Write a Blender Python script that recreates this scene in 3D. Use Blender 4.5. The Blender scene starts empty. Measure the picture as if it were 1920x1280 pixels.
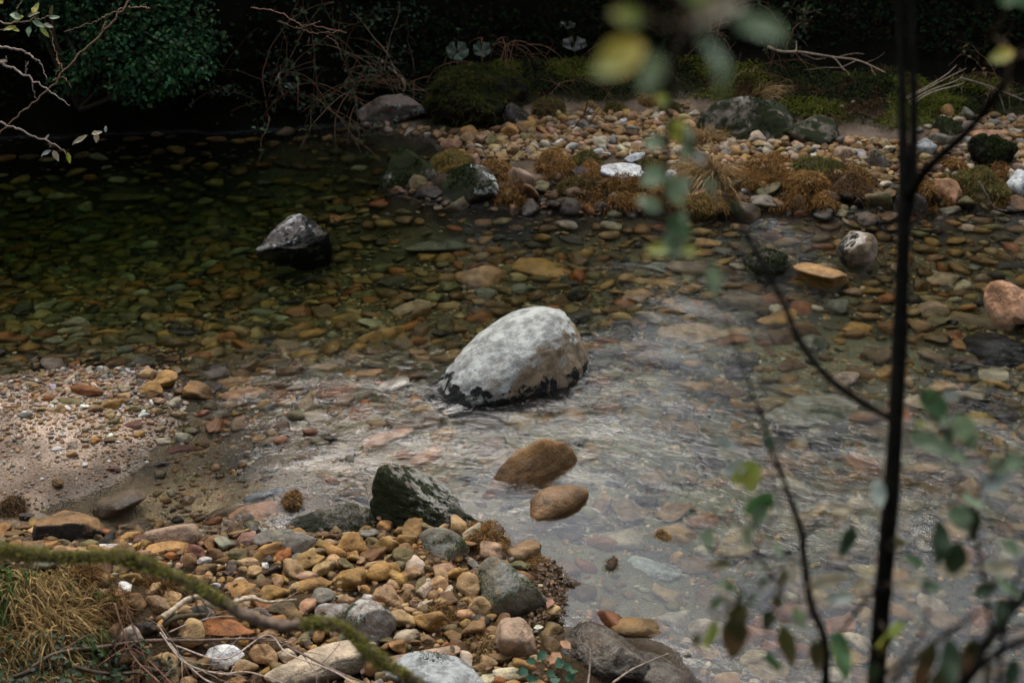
import bpy, bmesh, math
import numpy as np
from mathutils import Vector, Matrix, Euler
R = math.radians
sc = bpy.context.scene
col = sc.collection
rng = np.random.default_rng(11)

# ------------------------------------------------------------------ camera geometry
CAM = np.array([0.0, 0.0, 4.0]); PITCH = R(27)
FW = np.array([0.0, math.cos(PITCH), -math.sin(PITCH)])
UP = np.array([0.0, math.sin(PITCH), math.cos(PITCH)])
RT = np.array([1.0, 0.0, 0.0])
K = 36.0 / 50.0 / 1920.0


def ray(px, py):
    return RT * ((px - 960) * K) + UP * ((640 - py) * K) + FW


def at_depth(px, py, d):
    return CAM + ray(px, py) * d


def on_z(px, py, z=0.0):
    r = ray(px, py)
    return CAM + r * ((z - CAM[2]) / r[2])


def to_px(p):
    v = np.asarray(p) - CAM
    d = v @ FW
    return 960 + (v @ RT) / d / K, 640 - (v @ UP) / d / K


# ------------------------------------------------------------------ noise
_prng = np.random.default_rng(5)
_perm = _prng.permutation(256); _perm = np.concatenate([_perm, _perm, _perm])
_grad = _prng.normal(size=(256, 3)); _grad /= np.linalg.norm(_grad, axis=1)[:, None]


def perlin(P):
    P = np.asarray(P, float)
    i = np.floor(P).astype(int); f = P - i; i &= 255
    u = f * f * f * (f * (f * 6 - 15) + 10)
    out = 0
    for dx in (0, 1):
        wx = u[:, 0] if dx else 1 - u[:, 0]
        for dy in (0, 1):
            wy = u[:, 1] if dy else 1 - u[:, 1]
            for dz in (0, 1):
                wz = u[:, 2] if dz else 1 - u[:, 2]
                h = _perm[_perm[_perm[(i[:, 0] + dx) & 255] + ((i[:, 1] + dy) & 255)] + ((i[:, 2] + dz) & 255)]
                out = out + wx * wy * wz * np.sum(_grad[h] * (f - np.array([dx, dy, dz])), axis=1)
    return out * 1.5


def fbm(P, octs=4, gain=0.5):
    P = np.asarray(P, float); s = 0; a = 1.0
    for k in range(octs):
        s = s + a * perlin(P * (2.03 ** k) + 17.3 * k); a *= gain
    return s


def noise2(x, y, scale, seed=0.0, octs=1):
    P = np.stack([np.ravel(x) * scale, np.ravel(y) * scale, np.full(np.size(x), seed + 0.37)], 1)
    return fbm(P, octs).reshape(np.shape(x))


# ------------------------------------------------------------------ mesh building
def mesh_np(name, V, faces, cols=None, smooth=True, extra=None):
    """faces: list of int arrays (n,3) or (n,4)"""
    me = bpy.data.meshes.new(name)
    V = np.asarray(V, np.float32)
    faces = [np.asarray(f, np.int32) for f in faces if len(f)]
    me.vertices.add(len(V)); me.vertices.foreach_set('co', V.ravel())
    lv = np.concatenate([f.ravel() for f in faces])
    tot = np.concatenate([np.full(len(f), f.shape[1], np.int32) for f in faces])
    me.loops.add(len(lv)); me.loops.foreach_set('vertex_index', lv)
    me.polygons.add(len(tot))
    me.polygons.foreach_set('loop_start', np.concatenate([[0], np.cumsum(tot)[:-1]]).astype(np.int32))
    me.polygons.foreach_set('loop_total', tot)
    me.polygons.foreach_set('use_smooth', np.full(len(tot), smooth))
    if cols is not None:
        a = me.color_attributes.new('Col', 'FLOAT_COLOR', 'POINT')
        c = np.ones((len(V), 4), np.float32); c[:, :3] = cols
        a.data.foreach_set('color', c.ravel())
    for k, v in (extra or {}).items():
        a = me.attributes.new(k, 'FLOAT', 'POINT'); a.data.foreach_set('value', np.asarray(v, np.float32))
    me.update(calc_edges=True)
    return me


def obj(name, me, mat=None, parent=None, loc=None):
    o = bpy.data.objects.new(name, me); col.objects.link(o)
    if mat is not None and me is not None and not me.materials:
        me.materials.append(mat)
    if parent is not None:
        o.parent = parent
    if loc is not None:
        o.location = tuple(float(c) for c in loc)
    return o


def tag(o, label=None, cat=None, group=None, kind=None):
    if label: o['label'] = label
    if cat: o['category'] = cat
    if group: o['group'] = group
    if kind: o['kind'] = kind
    return o


class Acc:
    """collects geometry for ONE object"""
    def __init__(s): s.V = []; s.T = []; s.Q = []; s.C = []; s.n = 0

    def add(s, V, F, C=None):
        V = np.asarray(V, float); F = np.asarray(F, int)
        (s.T if F.shape[1] == 3 else s.Q).append(F + s.n)
        s.V.append(V); s.n += len(V)
        s.C.append(np.broadcast_to(np.asarray(C if C is not None else (.5, .5, .5), float), (len(V), 3)))

    def build(s, name, mat, parent=None, origin=None, smooth=True):
        V = np.concatenate(s.V)
        if origin is not None: V = V - np.asarray(origin)
        fs = []
        if s.T: fs.append(np.concatenate(s.T))
        if s.Q: fs.append(np.concatenate(s.Q))
        return obj(name, mesh_np(name, V, fs, np.concatenate(s.C), smooth), mat, parent,
                   origin if (origin is not None and parent is None) else None)


def spline(P, n):
    """Catmull-Rom through P (k,d) -> (n,d)"""
    P = np.asarray(P, float)
    if len(P) < 3:
        t = np.linspace(0, 1, n)[:, None]; return P[0] * (1 - t) + P[-1] * t
    Q = np.concatenate([[2 * P[0] - P[1]], P, [2 * P[-1] - P[-2]]])
    t = np.linspace(0, len(P) - 1 - 1e-6, n); i = t.astype(int); f = (t - i)[:, None]
    a, b, c, d = Q[i], Q[i + 1], Q[i + 2], Q[i + 3]
    return .5 * (2 * b + (c - a) * f + (2 * a - 5 * b + 4 * c - d) * f ** 2 + (3 * b - a - 3 * c + d) * f ** 3)


def tube(acc, P, rad, sides=7, colr=(.1, .1, .1), bumpy=0.0):
    P = np.asarray(P, float); n = len(P)
    rad = np.broadcast_to(np.asarray(rad, float), (n,))
    T = np.gradient(P, axis=0); T /= np.linalg.norm(T, axis=1)[:, None] + 1e-9
    ref = np.array([0.3, 0.5, 0.81])
    A = np.cross(T, ref); A /= np.linalg.norm(A, axis=1)[:, None] + 1e-9
    B = np.cross(T, A)
    th = np.linspace(0, 2 * np.pi, sides, endpoint=False)
    rr = rad[:, None] * np.ones(sides)
    if bumpy:
        rr = rr * (1 + bumpy * rng.normal(size=rr.shape))
    V = P[:, None] + rr[..., None] * (np.cos(th)[None, :, None] * A[:, None] + np.sin(th)[None, :, None] * B[:, None])
    V = V.reshape(-1, 3)
    i = np.arange(n - 1)[:, None] * sides; j = np.arange(sides)[None]; k = (np.arange(sides) + 1) % sides
    F = np.stack([i + j, i + k, i + sides + k, i + sides + j], -1).reshape(-1, 4)
    caps = np.concatenate([V, P[:1], P[-1:]])
    acc.add(caps, F, colr)
    base = acc.n - len(caps)
    c0 = len(V); c1 = c0 + 1
    t0 = np.stack([np.full(sides, c0), k, np.arange(sides)], 1)
    t1 = np.stack([np.full(sides, c1), (n - 1) * sides + np.arange(sides), (n - 1) * sides + k], 1)
    acc.T.append(np.concatenate([t0, t1]) + base)


def blades(acc, B, D, L, W, C, droop=0.5, seg=3):
    """tapered grass blades: base B, direction D, length L, width W, colour C"""
    B = np.asarray(B, float); n = len(B)
    D = np.asarray(D, float) / (np.linalg.norm(D, axis=1)[:, None] + 1e-9)
    L = np.broadcast_to(np.asarray(L, float), (n,)); W = np.broadcast_to(np.asarray(W, float), (n,))
    S = np.cross(D, rng.normal(size=(n, 3))); S /= np.linalg.norm(S, axis=1)[:, None] + 1e-9
    rows = []
    for k in range(seg + 1):
        t = k / seg
        c = B + D * (L * t)[:, None] + np.array([0, 0, -1.0]) * (droop * L * t * t)[:, None]
        w = (W * (1 - t * 0.92) * .5)[:, None]
        rows += [c - S * w, c + S * w]
    V = np.stack(rows, 1)
    f = np.array([[2 * k, 2 * k + 1, 2 * k + 3, 2 * k + 2] for k in range(seg)])
    m = 2 * (seg + 1)
    F = (np.arange(n)[:, None, None] * m + f[None]).reshape(-1, 4)
    acc.add(V.reshape(-1, 3), F, np.repeat(np.broadcast_to(C, (n, 3)), m, 0))


def leafs(acc, P, D, Nn, L, W, C):
    """small folded leaves: base P, direction D, approximate normal Nn"""
    P = np.asarray(P, float); n = len(P)
    D = D / (np.linalg.norm(D, axis=1)[:, None] + 1e-9)
    S = np.cross(D, Nn); S /= np.linalg.norm(S, axis=1)[:, None] + 1e-9
    N2 = np.cross(S, D)
    L = np.broadcast_to(np.asarray(L, float), (n,))[:, None]; W = np.broadcast_to(np.asarray(W, float), (n,))[:, None]
    b = P; t = P + D * L - N2 * L * .12
    m = P + D * L * .5
    l1 = P + D * L * .35 + S * W * .5 + N2 * W * .12; l2 = P + D * L * .7 + S * W * .38 + N2 * W * .08
    r1 = P + D * L * .35 - S * W * .5 + N2 * W * .12; r2 = P + D * L * .7 - S * W * .38 + N2 * W * .08
    V = np.stack([b, l1, l2, t, r2, r1, m], 1).reshape(-1, 3)
    f = np.array([[0, 6, 1], [1, 6, 2], [2, 6, 3], [3, 6, 4], [4, 6, 5], [5, 6, 0]])
    F = (np.arange(n)[:, None, None] * 7 + f[None]).reshape(-1, 3)
    acc.add(V, F, np.repeat(np.broadcast_to(C, (n, 3)), 7, 0))


# ------------------------------------------------------------------ terrain
def wpts(*pp): return [tuple(on_z(x, y)[:2]) for x, y in pp]


FAR = wpts((-420, 258), (-150, 262), (150, 256), (400, 250), (560, 243), (640, 234), (700, 238), (800, 262), (842, 300), (800, 335),
           (745, 360), (830, 384), (950, 392), (1090, 404), (1200, 398), (1290, 405), (1410, 398), (1480, 400), (1570, 410), (1660, 392),
           (1800, 388), (1880, 398), (2000, 392), (2300, 385)) + [(60, 10), (60, 90), (-60, 90), (-60, 11.5)]
NEAR = wpts((-330, 715), (-100, 704), (0, 706), (140, 692), (225, 696), (270, 688), (330, 706), (348, 742), (335, 790), (300, 832), (272, 872),
            (215, 905), (120, 935), (70, 960), (110, 985), (230, 1000), (390, 1000), (500, 1012), (560, 990), (640, 985), (705, 985), (800, 985), (890, 990),
            (955, 1040), (1030, 1085), (1045, 1140), (1040, 1175), (1160, 1180), (1240, 1215), (1310, 1255), (1400, 1330)) + \
    [(1.3, 3.9), (3, 3.4), (8, 3.2), (60, 2.5), (60, -40), (-60, -40), (-60, 7.2)]


def sdf(poly, X, Y):
    x = X.ravel(); y = Y.ravel()
    d = np.full(x.shape, 1e9); ins = np.zeros(x.shape, bool)
    n = len(poly)
    for i in range(n):
        ax, ay = poly[i]; bx, by = poly[(i + 1) % n]
        ex, ey = bx - ax, by - ay
        t = np.clip(((x - ax) * ex + (y - ay) * ey) / (ex * ex + ey * ey + 1e-12), 0, 1)
        d = np.minimum(d, (x - ax - ex * t) ** 2 + (y - ay - ey * t) ** 2)
        c = (ay > y) != (by > y)
        ins ^= c & (x < (bx - ax) * (y - ay) / (by - ay + 1e-12) + ax)
    return (np.where(ins, 1, -1) * np.sqrt(d)).reshape(X.shape)


def ss(a, b, v):
    t = np.clip((v - a) / (b - a), 0, 1); return t * t * (3 - 2 * t)


def blob(X, Y, px, py, rx, ry):
    c = on_z(px, py)
    return np.exp(-(((X - c[0]) / rx) ** 2 + ((Y - c[1]) / ry) ** 2))


gx = np.concatenate([np.linspace(-60, -7.5, 36)[:-1], np.arange(-7.5, 7.5, .035), np.linspace(7.5, 60, 36)])
gy = np.concatenate([np.linspace(-40, 2.5, 30)[:-1], np.arange(2.5, 15.6, .035), np.linspace(15.6, 90, 50)])
GX, GY = np.meshgrid(gx, gy)
SDN = sdf(NEAR, GX, GY); SDF_ = sdf(FAR, GX, GY)
wob = noise2(GX, GY, 2.2, 3, 3) * .07
SDN = SDN + wob; SDF_ = SDF_ + wob
SD = np.maximum(SDN, SDF_)
_bp = np.array([on_z(x, y, .15)[:2] for x, y in ((-420, 258), (0, 254), (400, 248), (640, 212), (800, 200), (1000, 178), (1300, 185), (1500, 232), (1700, 246), (1920, 215), (2300, 200))])
YB = np.interp(GX, _bp[:, 0], _bp[:, 1])
DEP = .24 + .95 * blob(GX, GY, 60, 285, 3.2, 1.4) + .35 * blob(GX, GY, 120, 330, 3.2, 1.9) + .30 * blob(GX, GY, 250, 480, 2.4, 1.3) - .12 * blob(GX, GY, 560, 740, .9, .6) \
    - .16 * blob(GX, GY, 420, 900, 1.0, .6) - .10 * blob(GX, GY, 760, 830, 1.0, .7) + .05 * blob(GX, GY, 1200, 1000, 1.2, 1.2) - .06 * blob(GX, GY, 1450, 700, 1.5, .7) \
    - .05 * blob(GX, GY, 800, 560, 1.2, .8) + .08 * blob(GX, GY, 1000, 410, 3.0, .35)
DEP = np.clip(DEP, .04, 1.5)
GZ = np.where(SD < 0, -DEP * (1 - np.exp(np.minimum(SD, 0) / .42)), .12 * (1 - np.exp(-np.maximum(SD, 0) / .5)))
near_rise = np.maximum(0, 4.45 - GY) * .56 * ss(-.2, .7, SDN)
near_rise += (.30 * blob(GX, GY, 60, 1215, .55, .45) + .10 * blob(GX, GY, 250, 1240, .9, .3)) * ss(0, .3, SDN)
t = np.maximum(0, GY - YB)
steep = ss(-3.2, -1.6, -GX) * 0 + np.where(GX < on_z(640, 230)[0], 1.2, .30)
far_rise = np.minimum(t, 1.5) * steep + np.maximum(t - 1.5, 0) * .42
far_rise = np.minimum(far_rise, 9.0)
GZ = GZ + near_rise + far_rise * ss(-.1, .5, SDF_)
rough = noise2(GX, GY, 3.1, 9, 3) * .022 + noise2(GX, GY, 14, 4, 2) * .006
GZ = GZ + rough * np.where(SD < 0, .8, 1.0) * np.clip(np.abs(SD) / .15, .25, 1)
GZ = GZ + noise2(GX, GY, 2.0, 21, 3) * .12 * ss(.2, 1.0, t)


def H(x, y):
    x = np.asarray(x, float); y = np.asarray(y, float)
    i = np.clip(np.searchsorted(gx, x) - 1, 0, len(gx) - 2); j = np.clip(np.searchsorted(gy, y) - 1, 0, len(gy) - 2)
    u = (x - gx[i]) / (gx[i + 1] - gx[i]); v = (y - gy[j]) / (gy[j + 1] - gy[j])
    return (GZ[j, i] * (1 - u) * (1 - v) + GZ[j, i + 1] * u * (1 - v) + GZ[j + 1, i] * (1 - u) * v + GZ[j + 1, i + 1] * u * v)


def S_at(A, x, y):
    i = np.clip(np.searchsorted(gx, x) - 1, 0, len(gx) - 2); j = np.clip(np.searchsorted(gy, y) - 1, 0, len(gy) - 2)
    return A[j, i]


def ground(px, py, lift=0.0, water=False):
    """where the view ray of this pixel meets the ground (raised by lift)"""
    r = ray(px, py); d = np.arange(3.0, 24, .01)
    P = CAM + r * d[:, None]
    h = H(P[:, 0], P[:, 1]) + lift
    if water: h = np.maximum(h, 0.0)
    k = np.argmax(P[:, 2] <= h)
    return P[k] if P[k, 2] <= h[k] else on_z(px, py)
SKY_STRENGTH, SUN_STRENGTH, EXPOSURE = .15, .9, 1.72
# ------------------------------------------------------------------ materials
class NT:
    def __init__(s, name):
        s.m = bpy.data.materials.new(name); s.m.use_nodes = True
        s.t = s.m.node_tree; s.t.nodes.clear()
        s.out = s.t.nodes.new('ShaderNodeOutputMaterial')

    def n(s, typ, **kw):
        nd = s.t.nodes.new('ShaderNode' + typ)
        for k, v in kw.items():
            if k.startswith('i_'):
                nd.inputs[int(k[2:]) if k[2:].isdigit() else k[2:].replace('_', ' ')].default_value = v
            else: setattr(nd, k, v)
        return nd

    def L(s, a, b): s.t.links.new(a, b)

    def val(s, x, sock):
        if isinstance(x, (int, float)): sock.default_value = x
        elif isinstance(x, (tuple, list)): sock.default_value = tuple(x) + ((1,) if len(x) == 3 and len(sock.default_value) == 4 else ())
        else: s.L(x, sock)

    def math(s, op, a, b=0.0, clamp=False):
        nd = s.n('Math', operation=op, use_clamp=clamp); s.val(a, nd.inputs[0]); s.val(b, nd.inputs[1]); return nd.outputs[0]

    def mix(s, f, a, b, blend='MIX'):
        nd = s.n('Mix', data_type='RGBA', blend_type=blend)
        s.val(f, nd.inputs[0]); s.val(a, nd.inputs[6]); s.val(b, nd.inputs[7]); return nd.outputs[2]

    def noise(s, scale, detail=4, rough=.55, vec=None, dist=0.0):
        nd = s.n('TexNoise'); nd.inputs['Scale'].default_value = scale; nd.inputs['Detail'].default_value = detail
        nd.inputs['Roughness'].default_value = rough; nd.inputs['Distortion'].default_value = dist
        if vec is not None: s.L(vec, nd.inputs['Vector'])
        return nd.outputs['Fac']

    def step(s, v, a, b, lo=0.0, hi=1.0):
        nd = s.n('MapRange', interpolation_type='SMOOTHSTEP'); s.val(v, nd.inputs[0])
        s.val(a, nd.inputs[1]); s.val(b, nd.inputs[2]); s.val(lo, nd.inputs[3]); s.val(hi, nd.inputs[4]); return nd.outputs[0]

    def pos(s):
        g = s.n('NewGeometry'); return g.outputs['Position'], g.outputs['Normal']

    def sep(s, v):
        nd = s.n('SeparateXYZ'); s.L(v, nd.inputs[0]); return nd.outputs

    def bump(s, h, strength=.5, dist=.01, normal=None):
        nd = s.n('Bump'); nd.inputs['Strength'].default_value = strength; nd.inputs['Distance'].default_value = dist
        s.L(h, nd.inputs['Height'])
        if normal is not None: s.L(normal, nd.inputs['Normal'])
        return nd.outputs[0]

    def principled(s, base, rough=.7, spec=.4, normal=None, **kw):
        p = s.n('BsdfPrincipled'); s.val(base, p.inputs['Base Color']); s.val(rough, p.inputs['Roughness'])
        s.val(spec, p.inputs['Specular IOR Level'])
        if normal is not None: s.L(normal, p.inputs['Normal'])
        for k, v in kw.items(): s.val(v, p.inputs[k.replace('_', ' ')])
        return p.outputs[0]

    def done(s, surf):
        s.L(surf, s.out.inputs['Surface']); return s.m


def hsv_var(s, c, fac_v):
    nd = s.n('HueSaturation'); s.val(c, nd.inputs['Color']); s.val(fac_v, nd.inputs['Value']); return nd.outputs[0]


def wet_mask(s, P, top=.035, soft=.03):
    z = s.sep(P)[2]
    z = s.math('ADD', z, s.math('MULTIPLY', s.math('SUBTRACT', s.noise(7, 2, vec=P), .5), .05))
    return s.step(z, top - soft, top + soft, 1.0, 0.0)


def stone_mat(name, src='object', tint=None, lichen=None, moss=None, moss2=None, rust=.45, wet=.035, wetdark=.5, speck=.5, rough=.7, bump=1.0, spec=.28):
    """lichen/moss: dict(col, thr, scale, up, low, dir=(x,y,z), dw)  masks from noise + orientation; lichen also carries painted shade"""
    s = NT(name); P, Nn = s.pos()
    if src == 'object':
        oi = s.n('ObjectInfo'); base = oi.outputs['Color']; rnd = oi.outputs['Random']
    elif src == 'vcol':
        base = s.n('Attribute', attribute_name='Col').outputs['Color']; rnd = None
    else:
        base = s.mix(1.0, tint, (1, 1, 1)); rnd = None
        base = s.mix(1.0, tint, (1, 1, 1), 'MULTIPLY')
    vec = P
    if rnd is not None:
        add = s.n('VectorMath', operation='ADD'); s.L(P, add.inputs[0])
        cmb = s.n('CombineXYZ'); s.L(s.math('MULTIPLY', rnd, 37.0), cmb.inputs[0]); s.L(s.math('MULTIPLY', rnd, 91.0), cmb.inputs[2])
        s.L(cmb.outputs[0], add.inputs[1]); vec = add.outputs[0]
    n1 = s.noise(11, 5, .62, vec)
    n2 = s.noise(110, 3, .6, vec)
    n3 = s.noise(30, 4, .65, vec)
    v = s.math('MULTIPLY', s.step(n1, .30, .70, .50, 1.35), s.math('ADD', 1.0 - .5 * speck, s.math('MULTIPLY', n2, speck)))
    base = hsv_var(s, base, v)
    if rust:
        base = s.mix(s.math('MULTIPLY', s.step(n3, .52, .70), rust), base, (.20, .088, .026))
        base = s.mix(s.step(s.noise(19, 3, .7, vec), .60, .72, 0, .55), base, (.035, .028, .016))
    gl = s.step(s.noise(260, 2, .5, vec), .66, .74, 0, .5 * speck)
    base = s.mix(gl, base, (.50, .47, .42))
    h = s.math('ADD', s.math('MULTIPLY', n3, .7), s.math('MULTIPLY', n2, .35))
    rg = s.math('ADD', rough - .1, s.math('MULTIPLY', n3, .25))
    lz = None

    def mask(d):
        nonlocal lz
        a = s.noise(d.get('scale', 9), 6, .68, P, d.get('dist', .3))
        if d.get('up'): a = s.math('ADD', a, s.math('MULTIPLY', s.sep(Nn)[2], d['up']))
        if d.get('low'):
            if lz is None: lz = s.sep(s.n('TexCoord').outputs['Object'])[2]
            a = s.math('SUBTRACT', a, s.math('MULTIPLY', lz, d['low']))
        if d.get('dw'):
            dt = s.n('VectorMath', operation='DOT_PRODUCT'); s.L(Nn, dt.inputs[0]); dt.inputs[1].default_value = d['dir']
            a = s.math('ADD', a, s.math('MULTIPLY', dt.outputs['Value'], d['dw']))
        return s.step(a, d['thr'] - d.get('soft', .03), d['thr'] + d.get('soft', .03), 0, d.get('amt', 1.0))
    if lichen:
        m = mask(lichen)
        lc = s.mix(s.step(s.noise(lichen.get('s2', 30), 6, .72, P), .38, .62), lichen['col'], lichen.get('col2', tuple(c * .55 for c in lichen['col'])))
        base = s.mix(m, base, lc); rg = s.math('MAXIMUM', rg, s.math('MULTIPLY', m, .85))
    wm = wet_mask(s, P, wet); zz = s.sep(P)[2]; dk = s.step(zz, -.06, wet, .86, wetdark)
    for mo in (moss, moss2):
        if mo:
            m = mask(mo)
            mc = s.mix(s.noise(55, 4, .7, P), tuple(c * .35 for c in mo['col']), tuple(min(1, c * 1.6) for c in mo['col']))
            base = s.mix(m, base, mc); rg = s.math('MAXIMUM', rg, s.math('MULTIPLY', m, .95))
            h = s.math('ADD', h, s.math('MULTIPLY', m, s.math('MULTIPLY', s.noise(130, 3, .6, P), 1.6)))
    base = s.mix(wm, base, hsv_var(s, base, dk))
    rg = s.math('SUBTRACT', rg, s.math('MULTIPLY', wm, .30), True)
    nr = s.bump(h, .85 * bump, .014)
    return s.done(s.principled(base, rg, spec, nr))


def vcol_mat(name, rough=.75, spec=.25, trans=0.0, var=.3, scale=25, bump=0.0):
    s = NT(name); P, Nn = s.pos()
    c = s.n('Attribute', attribute_name='Col').outputs['Color']
    c = hsv_var(s, c, s.step(s.noise(scale, 3, .6, P), .3, .7, 1 - var, 1 + var))
    nr = s.bump(s.noise(scale * 4, 4, .6, P), bump, .006) if bump else None
    p = s.principled(c, rough, spec, nr) if spec > 0 else None
    if p is None:
        df = s.n('BsdfDiffuse'); s.L(c, df.inputs[0]); p = df.outputs[0]
    if trans:
        tr = s.n('BsdfTranslucent'); s.L(c, tr.inputs[0]); mx = s.n('MixShader'); mx.inputs[0].default_value = trans
        s.L(p, mx.inputs[1]); s.L(tr.outputs[0], mx.inputs[2]); p = mx.outputs[0]
    return s.done(p)


def leaf_mat(name, c1, c2, trans=.3, rough=.5, spec=.4):
    s = NT(name); P, Nn = s.pos()
    oc = s.n('TexCoord').outputs['Object']; y = s.sep(oc)[1]; x = s.sep(oc)[0]
    f = s.step(s.math('ADD', s.noise(40, 3, .6, P), s.math('MULTIPLY', y, .35)), .5, .9)
    c = s.mix(f, c1, c2)
    vein = s.step(s.math('ABSOLUTE', x), .0, .05, .35, 0)
    c = s.mix(vein, c, tuple(min(1, v * 1.8 + .02) for v in c1))
    gm = s.n('NewGeometry').outputs['Backfacing']
    c = s.mix(s.math('MULTIPLY', gm, .45), c, tuple(min(1, v * .7 + .12) for v in c1))
    p = s.principled(c, rough, spec)
    tr = s.n('BsdfTranslucent'); s.L(c, tr.inputs[0]); mx = s.n('MixShader'); mx.inputs[0].default_value = trans
    s.L(p, mx.inputs[1]); s.L(tr.outputs[0], mx.inputs[2])
    return s.done(mx.outputs[0])


def terrain_mat():
    s = NT('river_sand_and_soil'); P, Nn = s.pos()
    c = s.n('Attribute', attribute_name='Col').outputs['Color']
    n1 = s.noise(5, 5, .6, P); n2 = s.noise(70, 4, .65, P)
    vo = s.n('TexVoronoi', feature='F1'); vo.inputs['Scale'].default_value = 75; s.L(P, vo.inputs['Vector'])
    vo2 = s.n('TexVoronoi', feature='F1'); vo2.inputs['Scale'].default_value = 190; s.L(P, vo2.inputs['Vector'])
    grain = s.mix(.55, (1, 1, 1), vo.outputs['Color']); gv = s.n('RGBToBW'); s.L(grain, gv.inputs[0])
    g2 = s.n('RGBToBW'); s.L(vo2.outputs['Color'], g2.inputs[0])
    v = s.math('MULTIPLY', s.step(n1, .3, .7, .72, 1.22), s.math('ADD', .42, s.math('MULTIPLY', gv.outputs[0], .78)))
    v = s.math('MULTIPLY', v, s.math('ADD', .72, s.math('MULTIPLY', g2.outputs[0], .55)))
    c = hsv_var(s, c, v)
    wm = wet_mask(s, P, .016, .02)
    c = s.mix(wm, c, hsv_var(s, c, .74))
    h = s.math('ADD', s.math('MULTIPLY', n2, .6), s.math('SUBTRACT', 1.0, s.math('MULTIPLY', vo.outputs['Distance'], 1.3)))
    rg = s.math('SUBTRACT', .9, s.math('MULTIPLY', wm, .45))
    return s.done(s.principled(c, rg, s.math('MULTIPLY', wm, .3), s.bump(h, .7, .008)))


def water_mat():
    s = NT('clear_stream_water'); P, Nn = s.pos()
    rp = s.n('Attribute', attribute_name='ripple').outputs['Fac']
    fx = s.n('Attribute', attribute_name='flow').outputs['Fac']
    # flow-aligned coordinates: rotate by the flow angle, stretch along the current
    vr = s.n('VectorRotate', rotation_type='Z_AXIS'); s.L(P, vr.inputs['Vector']); vr.inputs['Angle'].default_value = R(16)
    mp = s.n('Mapping'); mp.inputs['Scale'].default_value = (13, 21, 10); s.L(vr.outputs[0], mp.inputs['Vector'])
    a = s.noise(1.0, 4, .58, mp.outputs[0], .9)
    mp2 = s.n('Mapping'); mp2.inputs['Scale'].default_value = (44, 70, 30); s.L(vr.outputs[0], mp2.inputs['Vector'])
    b = s.noise(1.0, 3, .6, mp2.outputs[0], .6)
    h = s.math('MULTIPLY', s.math('ADD', a, s.math('MULTIPLY', b, .12)), rp)
    nr = s.bump(h, 1.0, .0065)
    g = s.n('BsdfGlass'); g.inputs['IOR'].default_value = 1.333; g.inputs['Roughness'].default_value = 0.0
    g.inputs['Color'].default_value = (1, 1, 1, 1); s.L(nr, g.inputs['Normal'])
    va = s.n('VolumeAbsorption'); va.inputs['Color'].default_value = WATER_TINT; va.inputs['Density'].default_value = WATER_DENS
    s.L(va.outputs[0], s.out.inputs['Volume'])
    return s.done(g.outputs[0])
# ------------------------------------------------------------------ ground sheet
def lerp(a, b, t): return a * (1 - t[..., None]) + np.asarray(b) * t[..., None]


def one(c): return np.broadcast_to(np.asarray(c, float), GX.shape + (3,)).copy()


TC = one((.105, .078, .042))
pale = np.clip(1.1 * blob(GX, GY, 1330, 860, 1.5, 1.1) + .9 * blob(GX, GY, 1060, 1010, .7, .8) + .9 * blob(GX, GY, 1500, 620, 1.3, .6) + .8 * blob(GX, GY, 620, 830, .8, .5) + .7 * blob(GX, GY, 1150, 1120, .6, .6), 0, 1)
TC = lerp(TC, (.185, .165, .092), pale * ss(.02, -.10, SD))
TC = lerp(TC, (.10, .085, .030), np.clip(blob(GX, GY, 150, 450, 3.2, 1.8), 0, 1) * ss(.0, -.3, SD))
TC = lerp(TC, (.37, .27, .15), np.clip(blob(GX, GY, 410, 880, 1.1, .65) * 1.5, 0, 1))
TC = lerp(TC, (.44, .325, .24), ss(-.06, .08, SDN) * np.clip(2.2 * blob(GX, GY, 60, 815, 1.5, .72), 0, 1))
TC = lerp(TC, (.075, .050, .028), ss(-.05, .12, SDN) * (1 - np.clip(2.2 * blob(GX, GY, 60, 815, 1.5, .72), 0, 1)))
TC = lerp(TC, (.21, .155, .105), ss(-.05, .15, SDF_))
soil_shade = ss(-.12, .15, t + noise2(GX, GY, 1.7, 33, 3) * .15)
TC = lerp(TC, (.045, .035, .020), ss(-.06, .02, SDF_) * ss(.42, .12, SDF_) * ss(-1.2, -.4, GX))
TC = lerp(TC, (.006, .0055, .004), soil_shade)  # far-bank soil near black, canopy shade put into its colour
sandp = np.clip(blob(GX, GY, 1690, 275, .6, .22) * 1.4 + blob(GX, GY, 1280, 225, .5, .25), 0, 1) * ss(.05, .2, SDF_)
TC = lerp(TC, (.17, .125, .09), sandp * .9)
TC = lerp(TC, (.05, .04, .022), ss(4.7, 3.9, GY) * ss(0, .3, SDN))
n = len(gx); m = len(gy)
ii = np.arange(n - 1)[None] + n * np.arange(m - 1)[:, None]
TQ = np.stack([ii, ii + 1, ii + n + 1, ii + n], -1).reshape(-1, 4)
TV = np.stack([GX, GY, GZ], -1).reshape(-1, 3)
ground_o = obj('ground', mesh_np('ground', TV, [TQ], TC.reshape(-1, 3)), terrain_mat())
tag(ground_o, kind='structure')

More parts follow.
